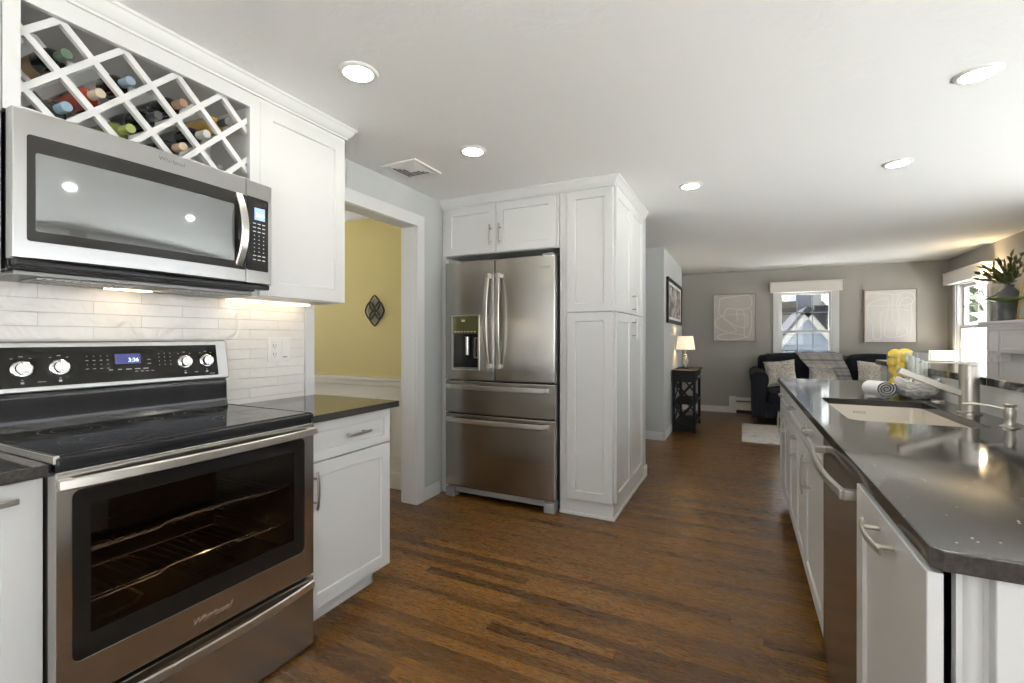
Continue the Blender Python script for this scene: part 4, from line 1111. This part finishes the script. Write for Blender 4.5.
line_art('wall_picture', 'pale abstract line picture right of the far window', 1.614, 2.232, 1.16, 1.935,
         [([(.05, .16), (.10, .06), (.40, .08), (.62, .10), (.80, .06), (.94, .12), (.93, .24), (.80, .30), (.50, .30), (.10, .30), (.20, .22), (.42, .17), (.47, .24), (.45, .44), (.40, .70), (.42, .88), (.70, .88), (.82, .80), (.70, .60), (.66, .40), (.70, .22), (.84, .16), (.92, .24)], False),
          ([(.06, .30), (.07, .52), (.17, .66), (.18, .90), (.30, .93), (.33, .84), (.31, .50), (.40, .40), (.60, .38), (.86, .40)], False), ([(.55, .10), (.53, .50), (.62, .70), (.62, .86)], False), ([(.67, .10), (.62, .30), (.66, .60), (.66, .80)], False), ([(.88, .26), (.90, .60), (.86, .90)], False)],
         (.66, .64, .62), (.78, .77, .75))
t = thing('wall_picture', 'black framed photograph on the narrow side wall above the table lamp', 'picture', (-.84, 6.7, 1.42))
fw = FR('+x', (-.84, 0, 0))
b = nb(); poly(b, rrect(5.99, 7.43, 1.42, 1.99), [rrect(6.04, 7.38, 1.465, 1.945)], .001, .030, fw, .003); obj('frame', b, blackf, t)
obj('mat_board', box(nb(), -.838, -.822, 6.035, 7.385, 1.46, 1.95), mat('mat_board', (.72, .71, .69), .7), t)
pm = mat('photo_print', (.3, .3, .3), .25)
base(pm, ramp(pm, nz(pm, texco(pm, (1, 2.5, 4), kind='World'), 2.2, 5), [(.35, (.10, .10, .10)), (.5, (.28, .27, .26)), (.68, (.55, .54, .52))]))
obj('photograph', box(nb(), -.822, -.820, 6.13, 7.29, 1.50, 1.91), pm, t)

# ---------------------------------------------------------------- console table + lamp
t = thing('console_table', 'black console table with X-shaped sides against the side wall', 'console table', (-.68, 6.82, 0))
bw = mat('black_painted_wood', (.010, .009, .009), .55, spec=.2)
tx0, tx1, ty0, ty1 = -.822, -.535, 6.41, 7.22
b = nb(); box(b, tx0 - .004, tx1 + .02, ty0 - .02, ty1 + .02, .785, .81, .004); obj('tabletop', b, bw, t)
b = nb(); box(b, tx0 + .01, tx1 - .008, ty0 + .008, ty1 - .008, .655, .785); obj('apron', b, bw, t)
for k in range(2):
    ya = ty0 + .05 + k * .36; b = nb(); slab(b, ya, ya + .345, .67, .775, 0, .014, FR('+x', (tx1 - .008, 0, 0)), .003); d = obj('drawer', b, bw, t)
    obj('knob', lathe(nb(), [(.006, 0), (.006, .012), (.013, .018), (.011, .026), (0, .027)], n=16, mtx=FR('+x', (tx1 + .006, ya + .17, .722))), nickel, d)
for (x, y) in ((tx0, ty0), (tx1 - .035, ty0), (tx0, ty1 - .035), (tx1 - .035, ty1 - .035)): obj('leg', box(nb(), x, x + .035, y, y + .035, 0, .784, .002), bw, t)
for z in (.365, .08): obj('shelf', box(nb(), tx0 + .003, tx1 - .003, ty0 + .003, ty1 - .003, z, z + .025, .002), bw, t)
for (z0, z1) in ((.105, .365), (.39, .655)):
    for y in (ty0 + .0175, ty1 - .0175):
        b = nb()
        for s_ in (0, 1):
            a = Vector((tx0 + .035, y + (.001 if s_ else -.001), z1 if s_ else z0)); c_ = Vector((tx1 - .035, y + (.001 if s_ else -.001), z0 if s_ else z1))
            sweep(b, [a, c_], rect_sec(.018, .022), (0, 1, 0))
        obj('cross_brace', b, bw, t)
for x in (tx0 + .0175,):
    b = nb()
    for (z0, z1) in ((.105, .365), (.39, .655)):
        for s_ in (0, 1): sweep(b, [Vector((x, ty0 + .035, z1 if s_ else z0)), Vector((x, ty1 - .035, z0 if s_ else z1))], rect_sec(.016, .020), (1, 0, 0))
    obj('cross_brace', b, bw, t)
b = nb(); box(b, tx0 + .03, tx1 - .03, ty0 - .001, ty0 + .02, .02, .08); obj('bottom_rail', b, bw, t)
def table_lamp(label, x, y, z, s, rs, hs, glassy=True):
    r = thing('table_lamp', label, 'lamp', (x, y, z))
    b = nb(); lathe(b, [(.052 * s, 0), (.052 * s, .014), (.02 * s, .018), (0, .018)], n=24); obj('base', b, blackf, r, local=True)
    b = nb(); lathe(b, [(.016, .018), (.024, .03), (.018, .045), (.034, .075), (.042, .11), (.034, .145), (.018, .17), (.026, .185), (.012, .20), (0, .201)], n=24)
    obj('stem', b, mat('crystal_stem', (.75, .74, .72), .05, trans=.6) if glassy else nickel, r, local=True)
    b = nb(); tube(b, [(0, 0, .20), (0, 0, .30)], .005, 8); obj('socket', b, nickel, r, local=True)
    b = nb(); tp = .80 if glassy else .97
    lathe(b, [(rs, hs[0]), (rs * tp, hs[1]), (rs * tp - .002, hs[1]), (rs - .002, hs[0]), (rs, hs[0])], n=40, caps=False)
    sm = bpy.data.materials.get('lamp_shade_cloth')
    if not sm:
        sm = mat('lamp_shade_cloth', (.85, .76, .60), .8, emis=(1, .82, .58), es=.36)
        n, l = sm.node_tree.nodes, sm.node_tree.links
        v_ = texco(sm, (1, 1, .6)); f_ = ramp(sm, nz(sm, v_, 30, 2, .5, 3), [(.46, (1, .82, .58)), (.49, (.35, .27, .17)), (.52, (1, .82, .58))])
        l.new(f_, n['Principled BSDF'].inputs['Emission Color'])
    obj('lamp_shade', b, sm if glassy else mat('drum_shade_cloth', (.9, .87, .80), .8, emis=(1, .93, .84), es=.42), r, local=True)
    return r
table_lamp('small lit table lamp with a crystal stem on the black console table', -.70, 6.82, .8105, .9, .125, (.262, .445))
def point(x, y, z, e, col, rad=.03):
    l = bpy.data.lights.new('lamp_bulb', 'POINT'); l.energy = e; l.color = col; l.shadow_soft_size = rad
    o = bpy.data.objects.new('lamp_bulb', l); COL.objects.link(o); o.location = (x, y, z)
point(-.70, 6.82, 1.17, 1.6, (1, .72, .42))
# corner side table and lamp (only the shade shows above the bar)
t = thing('side_table', 'small dark side table in the far right corner beside the sofa', 'side table', (2.36, 8.1, 0))
obj('tabletop', lathe(nb(), [(0, .56), (.17, .56), (.17, .585), (0, .585)], 2.38, 8.1, 32), bw, t)
obj('leg', lathe(nb(), [(.14, 0), (.14, .015), (.03, .03), (.022, .3), (.03, .559), (0, .559)], 2.38, 8.1, 24), bw, t)
table_lamp('table lamp with a plain cream drum shade in the far right corner', 2.40, 8.1, .5855, 1, .145, (.335, .475), False)
point(2.40, 8.1, .98, 1.2, (1, .78, .5))

# ---------------------------------------------------------------- sofa
sofm = mat('charcoal_upholstery', (.011, .012, .016), .9, spec=.1); bump(sofm, nz(sofm, texco(sofm, kind='World'), 300, 2), .3, .002)
sofm.node_tree.nodes['Principled BSDF'].inputs['Sheen Weight'].default_value = .06
def soft(bm, x0, x1, y0, y1, z0, z1, r, crown_=.0, mtx=None):
    t2 = nb(); bmesh.ops.create_cube(t2, size=1)
    for v in t2.verts: v.co = Vector(((x0 + x1) / 2 + v.co.x * (x1 - x0), (y0 + y1) / 2 + v.co.y * (y1 - y0), (z0 + z1) / 2 + v.co.z * (z1 - z0)))
    bmesh.ops.bevel(t2, geom=t2.edges[:], offset=r, segments=5, affect='EDGES', profile=.5)
    bmesh.ops.subdivide_edges(t2, edges=[e for e in t2.edges if e.calc_length() > .25], cuts=5, use_grid_fill=True)
    c = Vector(((x0 + x1) / 2, (y0 + y1) / 2, (z0 + z1) / 2))
    if crown_:
        for v in t2.verts:
            d = v.co - c; a = 1 - min(1, abs(d.x) / ((x1 - x0) / 2)) ** 2; b_ = 1 - min(1, abs(d.y) / ((y1 - y0) / 2)) ** 2; e = 1 - min(1, abs(d.z) / ((z1 - z0) / 2)) ** 2
            if abs(d.z) > (z1 - z0) * .45: v.co.z += math.copysign(crown_ * a * b_, d.z)
            if abs(d.y) > (y1 - y0) * .45: v.co.y += math.copysign(crown_ * a * e, d.y)
    if mtx: bmesh.ops.transform(t2, matrix=mtx, verts=t2.verts)
    merge(bm, t2); return bm
t = thing('sofa', 'charcoal upholstered sofa against the far wall below the window', 'sofa', (1.17, 7.95, 0))
SA, SB = .10, 2.14
obj('frame', soft(nb(), SA + .17, SB - .17, 7.55, 8.40, .09, .34, .03), sofm, t)
for (a, c_, sg) in ((SA, SA + .23, -1), (SB - .23, SB, 1)):
    b = nb()
    prof = [(-.085, .09), (.085, .09), (.09, .50), (.10, .60), (.115, .66), (.105, .72), (.06, .755), (0, .76), (-.07, .75), (-.115, .70), (-.125, .63), (-.105, .52), (-.09, .40)]
    cx_ = (a + c_) / 2
    L = lambda y, k, dz: [(cx_ + sg * -p * k * 1.0 * (-1 if sg < 0 else -1) * (1 if sg > 0 else 1), y, .42 + (z - .42) * k + dz) for p, z in prof]
    loops(b, [L(7.48, .90, 0), L(7.46, .97, 0), L(7.50, 1, 0), L(7.9, 1, 0), L(8.35, 1, .02)])
    obj('arm', b, sofm, t)
b = nb(); soft(b, SA + .12, SB - .12, 8.10, 8.40, .30, .97, .07); obj('back_frame', b, sofm, t)
for (a, c_) in ((SA + .22, 1.33), (1.345, SB - .20)):
    M = Matrix.Translation((0, 8.1, .45)) @ Matrix.Rotation(math.radians(-9), 4, 'X') @ Matrix.Translation((0, -8.1, -.45))
    obj('back_cushion', soft(nb(), a - .05 if a < 1 else a, c_ if a < 1 else c_ + .04, 7.99, 8.19, .44, .985, .075, .03, M), sofm, t)
    obj('seat_cushion', soft(nb(), a, c_, 7.47, 8.10, .32, .50, .045, .015), sofm, t)
for x in (SA + .07, SB - .07):
    for y in (7.54, 8.32):
        b = nb(); loops(b, [[(x + s1 * .018, y + s2 * .018, 0) for s1, s2 in ((-1, -1), (1, -1), (1, 1), (-1, 1))], [(x + s1 * .03, y + s2 * .03, .09) for s1, s2 in ((-1, -1), (1, -1), (1, 1), (-1, 1))]])
        obj('leg', b, mat('walnut_leg', (.05, .02, .01), .4), t)
# pillows
pilm = mat('pillow_botanical', (.55, .50, .43), .9, spec=.1)
f_ = nz(pilm, texco(pilm), 10, 3, .55, 2.2)
base(pilm, ramp(pilm, f_, [(.40, (.56, .53, .48)), (.45, (.17, .15, .12)), (.49, (.56, .53, .48)), (.55, (.58, .55, .50)), (.59, (.30, .24, .12)), (.63, (.58, .55, .50))]))
def pillow_bm(w, h_, d, n=16):
    b = nb(); G = {}
    for s in (1, -1):
        for i in range(n + 1):
            for j in range(n + 1):
                u, v_ = -1 + 2 * i / n, -1 + 2 * j / n
                edge = i in (0, n) or j in (0, n)
                if s < 0 and edge: G[s, i, j] = G[1, i, j]; continue
                pu = 1 - .07 * (1 - v_ * v_); pv = 1 - .07 * (1 - u * u)
                th = ((1 - u ** 4) * (1 - v_ ** 4)) ** .55
                G[s, i, j] = b.verts.new((u * w / 2 * pu, -s * d / 2 * th, v_ * h_ / 2 * pv))
        for i in range(n):
            for j in range(n): b.faces.new((G[s, i, j], G[s, i + 1, j], G[s, i + 1, j + 1], G[s, i, j + 1]))
    bmesh.ops.recalc_face_normals(b, faces=b.faces[:]); return b
def pillow(label, x, y, z, rot, w=.42):
    o = tag(obj('throw_pillow', pillow_bm(w, w, .14), pilm), label, 'pillow', 'patterned pillows on the sofa'); o.location = (x, y, z); o.rotation_euler = rot; return o
pillow('cream branch-patterned pillow against the left arm of the sofa', .50, 7.80, .715, (math.radians(-22), math.radians(-7), math.radians(-4)), .40)
pillow('cream patterned pillow mostly hidden under the plaid throw', 1.04, 7.86, .68, (math.radians(-22), math.radians(4), 0), .38)
pillow('cream patterned pillow at the right end of the sofa behind the rolled towel', 1.62, 7.82, .71, (math.radians(-22), math.radians(5), math.radians(4)), .42)
# throw
thm = mat('plaid_throw', (.6, .6, .6), .95, spec=.1)
n, l, p_ = nodes_of(thm)
uvn = n.new('ShaderNodeUVMap'); s_ = n.new('ShaderNodeSeparateXYZ'); l.new(uvn.outputs[0], s_.inputs[0])
def stripes(outp, k, stops):
    f = mth(thm, 'FRACT', mth(thm, 'MULTIPLY', outp, k)); return ramp(thm, f, stops)
h_ = stripes(s_.outputs['Y'], 6.5, [(0, (.62, .60, .57)), (.18, (.62, .60, .57)), (.22, (.33, .32, .33)), (.42, (.36, .33, .30)), (.46, (.60, .58, .55)), (.70, (.58, .56, .53)), (.74, (.34, .37, .46)), (.82, (.60, .58, .55))])
v_ = stripes(s_.outputs['X'], 3.5, [(0, (1, 1, 1)), (.55, (1, 1, 1)), (.60, (.80, .81, .86)), (.88, (.82, .83, .88)), (.93, (1, 1, 1))])
base(thm, mixc(thm, .8, h_, v_, 'MULTIPLY'))
b = nb(); NU, NV = 26, 30; V = {}
for i in range(NU + 1):
    u = i / NU
    for j in range(NV + 1):
        v2 = j / NV
        # along the drape: from behind the top, over the edge, down the front of the cushion
        s2 = v2 * .78 - .12
        xx = .60 + u * .64 + v2 * (.50 * (1 - u) + .16 * u)
        wv = .010 * math.sin(u * 17 + v2 * 3) + .006 * math.sin(u * 31)
        if s2 < 0: p = Vector((xx, 8.20 - s2 * .6, 1.022 + wv))
        elif s2 < .14: a = s2 / .14 * math.pi / 2; p = Vector((xx, 8.15 - .13 * math.sin(a), .935 + .09 * math.cos(a) + wv * .5))
        else: q = s2 - .14; p = Vector((xx, 8.02 - min(q, .16) * 1.25 - max(0, q - .16) * .15 - wv, .925 - q * .85))
        V[i, j] = b.verts.new(p)
uvl = b.loops.layers.uv.new('UVMap')
for i in range(NU):
    for j in range(NV):
        f = b.faces.new((V[i, j], V[i + 1, j], V[i + 1, j + 1], V[i, j + 1]))
        for lo, (a, c_) in zip(f.loops, ((i, j), (i + 1, j), (i + 1, j + 1), (i, j + 1))): lo[uvl].uv = (a / NU, c_ / NV)
r_ = bmesh.ops.solidify(b, geom=b.faces[:], thickness=-.008)
o = tag(obj('throw_blanket', b, thm), 'grey and white plaid throw draped over the sofa back', 'blanket')
# rug
rugm = mat('rug_pale', (.5, .5, .5), .95, spec=.1)
f_ = nz(rugm, texco(rugm, (3, 9, 1), kind='World'), 2.0, 6, .7, 1.0)
base(rugm, ramp(rugm, f_, [(.32, (.17, .19, .23)), (.45, (.46, .45, .44)), (.55, (.56, .53, .48)), (.66, (.27, .29, .33))]))
b = nb(); slab(b, 0, 2.1, 6.16, 7.44, .0005, .010, Matrix.Identity(4), .003); tag(obj('rug', b, rugm, origin=(1.05, 6.8, 0)), 'pale grey distressed rug in front of the sofa', 'rug')
# baseboard heater
t = thing('baseboard_heater', 'white baseboard heater along the far wall left of the sofa', 'heater', (.8, YF, 0))
b = nb(); prof = [(.001, .06), (.055, .06), (.065, .075), (.065, .17), (.060, .185), (.045, .19), (.045, .20), (.050, .235), (.030, .26), (.001, .26)]
fH = FR('-y', (0, YF - .014, 0))
loops(b, [[fH @ Vector((-.09, z, w)) for w, z in prof], [fH @ Vector((2.5, z, w)) for w, z in prof]]); obj('cover', b, cream, t)
b = nb(); box(b, -.19, -.089, YF - .090, YF - .0145, .04, .275, .005); obj('end_cap', b, trimw, t)
b = nb(); box(b, -.085, 2.49, YF - .0815, YF - .062, .19, .212); obj('slot', b, markd, t)
b = nb(); box(b, -.085, 2.49, YF - .05, YF - .0145, .0, .06); obj('fins', b, blackp, t)

# ---------------------------------------------------------------- fireplace mantel, right wall
mantw = mat('mantel_white', (.84, .83, .81), .4)
t = thing('fireplace_mantel', 'white fireplace mantel surround on the right wall', 'mantel', (2.45, 5.9, 0))
fm = FR('-x', (XR, 0, 0))
MA, MB_ = 5.10, 6.70
b = nb(); slab(b, MA - .06, MB_ + .06, 1.372, 1.402, .001, .275, fm, .006); box(b, MA - .04, MB_ + .04, 1.345, 1.372, .001, .25, .006, mtx=fm); box(b, MA - .015, MB_ + .015, 1.31, 1.345, .001, .222, .008, mtx=fm)
obj('shelf', b, mantw, t)
b = nb(); box(b, MA, MB_, 1.08, 1.31, .001, .20, .003, mtx=fm)
loops(b, [[(MA + .26 + i, 1.11 + i, w), (MB_ - .26 - i, 1.11 + i, w), (MB_ - .26 - i, 1.28 - i, w), (MA + .26 + i, 1.28 - i, w)] for i, w in ((0, .199), (0, .212), (.012, .212), (.018, .203))], fm)
obj('frieze', b, mantw, t)
for (a, c_) in ((MB_ - .22, MB_), (MA, MA + .22)):
    b = nb(); box(b, a, c_, 0, 1.08, .001, .20, .003, mtx=fm); shaker(b, a + .03, c_ - .03, .20, 1.05, at(fm, 0, 0, .199), t=.014, fr=.03); box(b, a - .01, c_ + .01, 0, .16, .19, .222, .004, mtx=fm)
    box(b, a + .02, c_ - .02, 1.09, 1.29, .199, .214, .004, mtx=fm)
    obj('pilaster', b, mantw, t)
b = nb(); box(b, MA + .22, MB_ - .22, .98, 1.08, .001, .12, mtx=fm); box(b, MA + .22, MA + .36, 0, .98, .001, .12, mtx=fm); box(b, MB_ - .36, MB_ - .22, 0, .98, .001, .12, mtx=fm); obj('surround', b, mat('marble_surround', (.70, .69, .66), .25), t)
brk = tilem('firebrick', (.16, .06, .035), .21, .07, 'x', .5); brk.node_tree.nodes['Principled BSDF'].inputs['Roughness'].default_value = .85
obj('firebox', box(nb(), MA + .36, MB_ - .36, 0, .98, .001, .03, mtx=fm), brk, t)
# vase, branches, dish, frame on the mantel
vasem = mat('slate_vase', (.16, .165, .175), .55)
b = nb(); ZM = 1.4022
lathe(b, [(0, 0), (.082, 0), (.092, .01), (.098, .06), (.098, .22), (.088, .275), (.055, .325), (.036, .345), (.036, .365), (.042, .375), (.032, .375), (.028, .34), (0, .335)], n=36)
o = tag(obj('vase', b, vasem), 'slate grey bottle-shaped vase on the fireplace mantel', 'vase'); o.location = (2.455, 6.53, ZM)
t = thing('leafy_branches', 'olive green leafy branches standing in the slate vase', 'branches', (2.455, 6.53, ZM + .34))
leafm = mat('olive_leaf', (.085, .10, .035), .5); base(leafm, ramp(leafm, nz(leafm, texco(leafm), 9, 2), [(.35, (.05, .065, .02)), (.6, (.13, .14, .05)), (.75, (.22, .19, .09))]))
bl = nb(); bs = nb(); rnd = random.Random(11)
def leaf(bm, p, d, L, w):
    d = d.normalized(); s = d.cross(Vector((rnd.uniform(-1, 1), rnd.uniform(-1, 1), rnd.uniform(-.4, 1)))).normalized(); nn = s.cross(d)
    P = [p, p + d * L * .3 + s * w + nn * .004, p + d * L * .65 + s * w * .8 - nn * .002, p + d * L - nn * .012, p + d * L * .65 - s * w * .8 - nn * .002, p + d * L * .3 - s * w + nn * .004]
    c = [p + d * L * .3 - nn * .003, p + d * L * .65 - nn * .007]
    vs = [bm.verts.new(q) for q in P]; cs = [bm.verts.new(q) for q in c]
    for f in ((vs[0], vs[1], cs[0]), (vs[1], vs[2], cs[1], cs[0]), (vs[2], vs[3], cs[1]), (vs[3], vs[4], cs[1]), (vs[4], vs[5], cs[0], cs[1]), (vs[5], vs[0], cs[0])): bm.faces.new(f)
root = Vector((2.455, 6.53, ZM + .35))
for k, (dy, dx, hh) in enumerate(((.20, -.20, .20), (.25, -.12, .27), (.10, -.07, .33), (.0, .02, .38), (-.10, .07, .36), (-.25, .06, .28), (.30, -.18, .13), (-.22, -.02, .20), (.05, -.20, .24), (.12, -.14, .16), (-.05, -.06, .30), (-.30, .04, .17), (.35, -.05, .22))):
    pts = []
    for i in range(9):
        s2 = i / 8; p = root + Vector((dx * s2 * s2 * .8, dy * s2 ** 1.3 * .75, hh * s2 * .82))
        if p.x > 2.53: p.x = 2.53
        pts.append(p)
    tube(bs, pts, .002, 5)
    for i in range(2, 9):
        for sgn in (-1, 1):
            d = (pts[i] - pts[i - 1]).normalized() + Vector((rnd.uniform(-.6, .2), sgn * rnd.uniform(.5, 1.0), rnd.uniform(-.1, .6)))
            leaf(bl, pts[i], d, rnd.uniform(.06, .10), rnd.uniform(.012, .018))
for v in bl.verts:
    if v.co.x > 2.56: v.co.x = 2.56
obj('stems', bs, mat('branch_bark', (.10, .07, .04), .7), t); obj('leaves', bl, leafm, t)
t = thing('footed_dish', 'green glass dish on a clear glass pedestal in front of the slate vase', 'dish', (2.345, 6.30, ZM))
b = nb(); lathe(b, [(0, 0), (.058, 0), (.062, .006), (.070, .03), (.070, .10), (.045, .135), (.022, .15), (.022, .185), (0, .185)], 2.345, 6.30, 32); bmesh.ops.translate(b, vec=(0, 0, ZM), verts=b.verts)
obj('pedestal', b, clear, t)
b = nb(); lathe(b, [(0, .186), (.06, .186), (.10, .194), (.165, .220), (.166, .226), (.10, .206), (0, .198)], 2.345, 6.30, 40); bmesh.ops.translate(b, vec=(0, 0, ZM), verts=b.verts)
obj('dish', b, greeng, t)
t = thing('photo_frame', 'gold picture frame leaning on the mantel at the right photo edge', 'picture frame', (2.46, 6.05, ZM))
M = Matrix.Translation((2.44, 6.12, ZM)) @ Matrix.Rotation(math.radians(-62), 4, 'Z') @ Matrix.Rotation(math.radians(-8), 4, 'X')
b = nb(); poly(b, rrect(-.11, .11, 0, .38), [rrect(-.09, .09, .02, .36)], -.008, .008, M @ FR('-y', (0, 0, 0)), .002); obj('frame', b, mat('gold_frame', (.62, .42, .18), .35, .6), t)
b = nb(); box(b, -.091, .091, -.002, .002, .019, .361, mtx=M); obj('print', b, mat('pale_print', (.55, .58, .5), .6), t)
# sconce
t = thing('wall_sconce', 'lit wall sconce with a frosted cup shade and curled arm by the right window', 'wall light', (2.56, 7.08, 1.78))
b = nb(); lathe(b, [(.045, 0), (.045, .008), (.03, .014), (0, .016)], n=24, mtx=FR('-x', (XR, 7.0, 1.74))); obj('backplate', b, nickel, t)
b = nb(); pts = [(XR - .015 - .095 * math.sin(a), 7.0 + .10 * (a / math.pi), 1.74 - .055 * math.sin(a * 1.0) + .10 * max(0, a - 1.6) / 1.6) for a in [math.pi * i / 16 * .9 for i in range(17)]]
pts = [(XR - .015, 7.0, 1.74), (XR - .05, 7.01, 1.70), (XR - .09, 7.04, 1.685), (XR - .12, 7.075, 1.71), (XR - .13, 7.09, 1.76), (XR - .13, 7.09, 1.84)]
tube(b, pts, .006, 8); obj('arm', b, mat('bronze', (.16, .12, .08), .4, .8), t)
b = nb(); lathe(b, [(.02, 1.84), (.045, 1.855), (.068, 1.885), (.080, 1.93), (.077, 1.93), (.065, 1.89), (.040, 1.862), (.0, 1.85)], XR - .13, 7.09, 28)
obj('cup_shade', b, mat('frosted_glow', (.95, .88, .75), .5, emis=(1, .84, .60), es=.9), t)
point(XR - .13, 7.09, 1.97, 3.2, (1, .74, .42), .04)

# ---------------------------------------------------------------- outside
bounce_ground = mat('pale_bounce_ground', (.62, .61, .58), .9)  # ground made pale to bounce daylight through the windows onto the ceiling
b = nb(); box(b, -40, 40, -30, 60, -1.2, -1.0); struct('ground', b, bounce_ground)
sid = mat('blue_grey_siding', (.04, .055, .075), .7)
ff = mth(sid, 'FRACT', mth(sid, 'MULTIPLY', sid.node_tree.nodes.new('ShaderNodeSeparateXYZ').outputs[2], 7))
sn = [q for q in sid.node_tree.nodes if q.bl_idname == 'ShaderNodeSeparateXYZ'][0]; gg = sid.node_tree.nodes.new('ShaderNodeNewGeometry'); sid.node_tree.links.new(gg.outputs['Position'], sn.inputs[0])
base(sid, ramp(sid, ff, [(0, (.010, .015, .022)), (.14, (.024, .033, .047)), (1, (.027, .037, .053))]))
roofm = mat('dark_shingles', (.007, .007, .009), .9, spec=.1); roofb = mat('brown_shingles', (.016, .013, .012), .9, spec=.1); wsid = mat('dimmed_trim_white', (.085, .085, .084), .7)  # white trim darkened evenly to keep it from overexposing
t = thing('neighbour_house', 'blue-grey clapboard gable with white trim seen through the far window', 'house', (2.0, 15, -1))
# gable end facing -Y at Y=14; image peak at (807.7,310.6)
GY = 14.0
def pxw(px, py, Y):
    tt = (px - 512) / F_PX; c, s = math.cos(YAW), math.sin(YAW)
    x = Y * (tt * c - s) / (c + tt * s); zc = -x * s + Y * c
    return x, H_CAM - (py - 338) * zc / F_PX
pk = pxw(807.7, 312, GY); e0 = pxw(778, 346, GY); slope = (pk[1] - e0[1]) / (pk[0] - e0[0])
W_ = 2.3
b = nb(); fg = FR('-y', (0, GY, 0))
poly(b, [(pk[0] - W_, -1), (pk[0] + W_, -1), (pk[0] + W_, pk[1] - slope * W_), (pk[0], pk[1]), (pk[0] - W_, pk[1] - slope * W_)], [], -4, 0, fg); obj('wall', b, sid, t)
b = nb()
for sg in (-1, 1): sweep(b, [(pk[0] - sg * .05, GY - .03, pk[1] + .02), (pk[0] + sg * (W_ + .2), GY - .03, pk[1] - .03 - slope * (W_ + .2))], rect_sec(.10, .15), (0, 1, 0))
obj('rake_trim', b, wsid, t)
b = nb()
for sg in (-1, 1): sweep(b, [(pk[0], GY + 1.9, pk[1] + .12), (pk[0] + sg * (W_ + .3), GY + 1.9, pk[1] + .12 - slope * (W_ + .3))], rect_sec(4.1, .07), (0, 1, 0))
obj('roof', b, roofm, t)
GY2 = 19.0
t = thing('neighbour_house', 'taller blue-grey house with dark and brown roofs behind the gable', 'house', (3.0, 21, -1))
x0, z0 = pxw(796, 330, GY2); x1, _ = pxw(811, 330, GY2); x2, _ = pxw(821, 330, GY2); xr, zr = pxw(840, 309, GY2); xl, zl = pxw(760, 303, GY2); _, zrr = pxw(790, 302, GY2)
obj('wall', box(nb(), x0, x1, GY2, GY2 + 4, -1, 4.5), sid, t)
obj('chimney', box(nb(), x1, x2, GY2 - .1, GY2 + 1, -1, 4.5), wsid, t)
b = nb(); poly(b, [(x1, -1), (xr + 3, -1), (xr + 3, zr + .1), (x1, zr + .1)], [], -3, .6, FR('-y', (0, GY2 - .2, 0))); obj('dark_roof', b, roofm, t)
b = nb(); poly(b, [(xl - 3, -1), (x0, -1), (x0, zrr), (xl - 3, zrr)], [], -3, .3, FR('-y', (0, GY2, 0))); obj('brown_roof', b, roofb, t)
b = nb()
rnd = random.Random(5)
for k in range(420):
    p = Vector((rnd.uniform(-3, 9), 27 + rnd.uniform(-1, 1), rnd.uniform(2.0, 4.6))); s = rnd.uniform(.2, .5)
    leaf(b, p, Vector((rnd.uniform(-1, 1), rnd.uniform(-1, 0), rnd.uniform(-1, 1))), s * 1.6, s * .6)
tube(b, [(2, 27.5, -1), (2, 27.3, 3.0)], .25, 8)
tag(obj('tree', b, mat('tree_leaf', (.015, .025, .006), .8), origin=(2, 27, -1)), 'leafy green tree behind the neighbouring houses', 'tree')
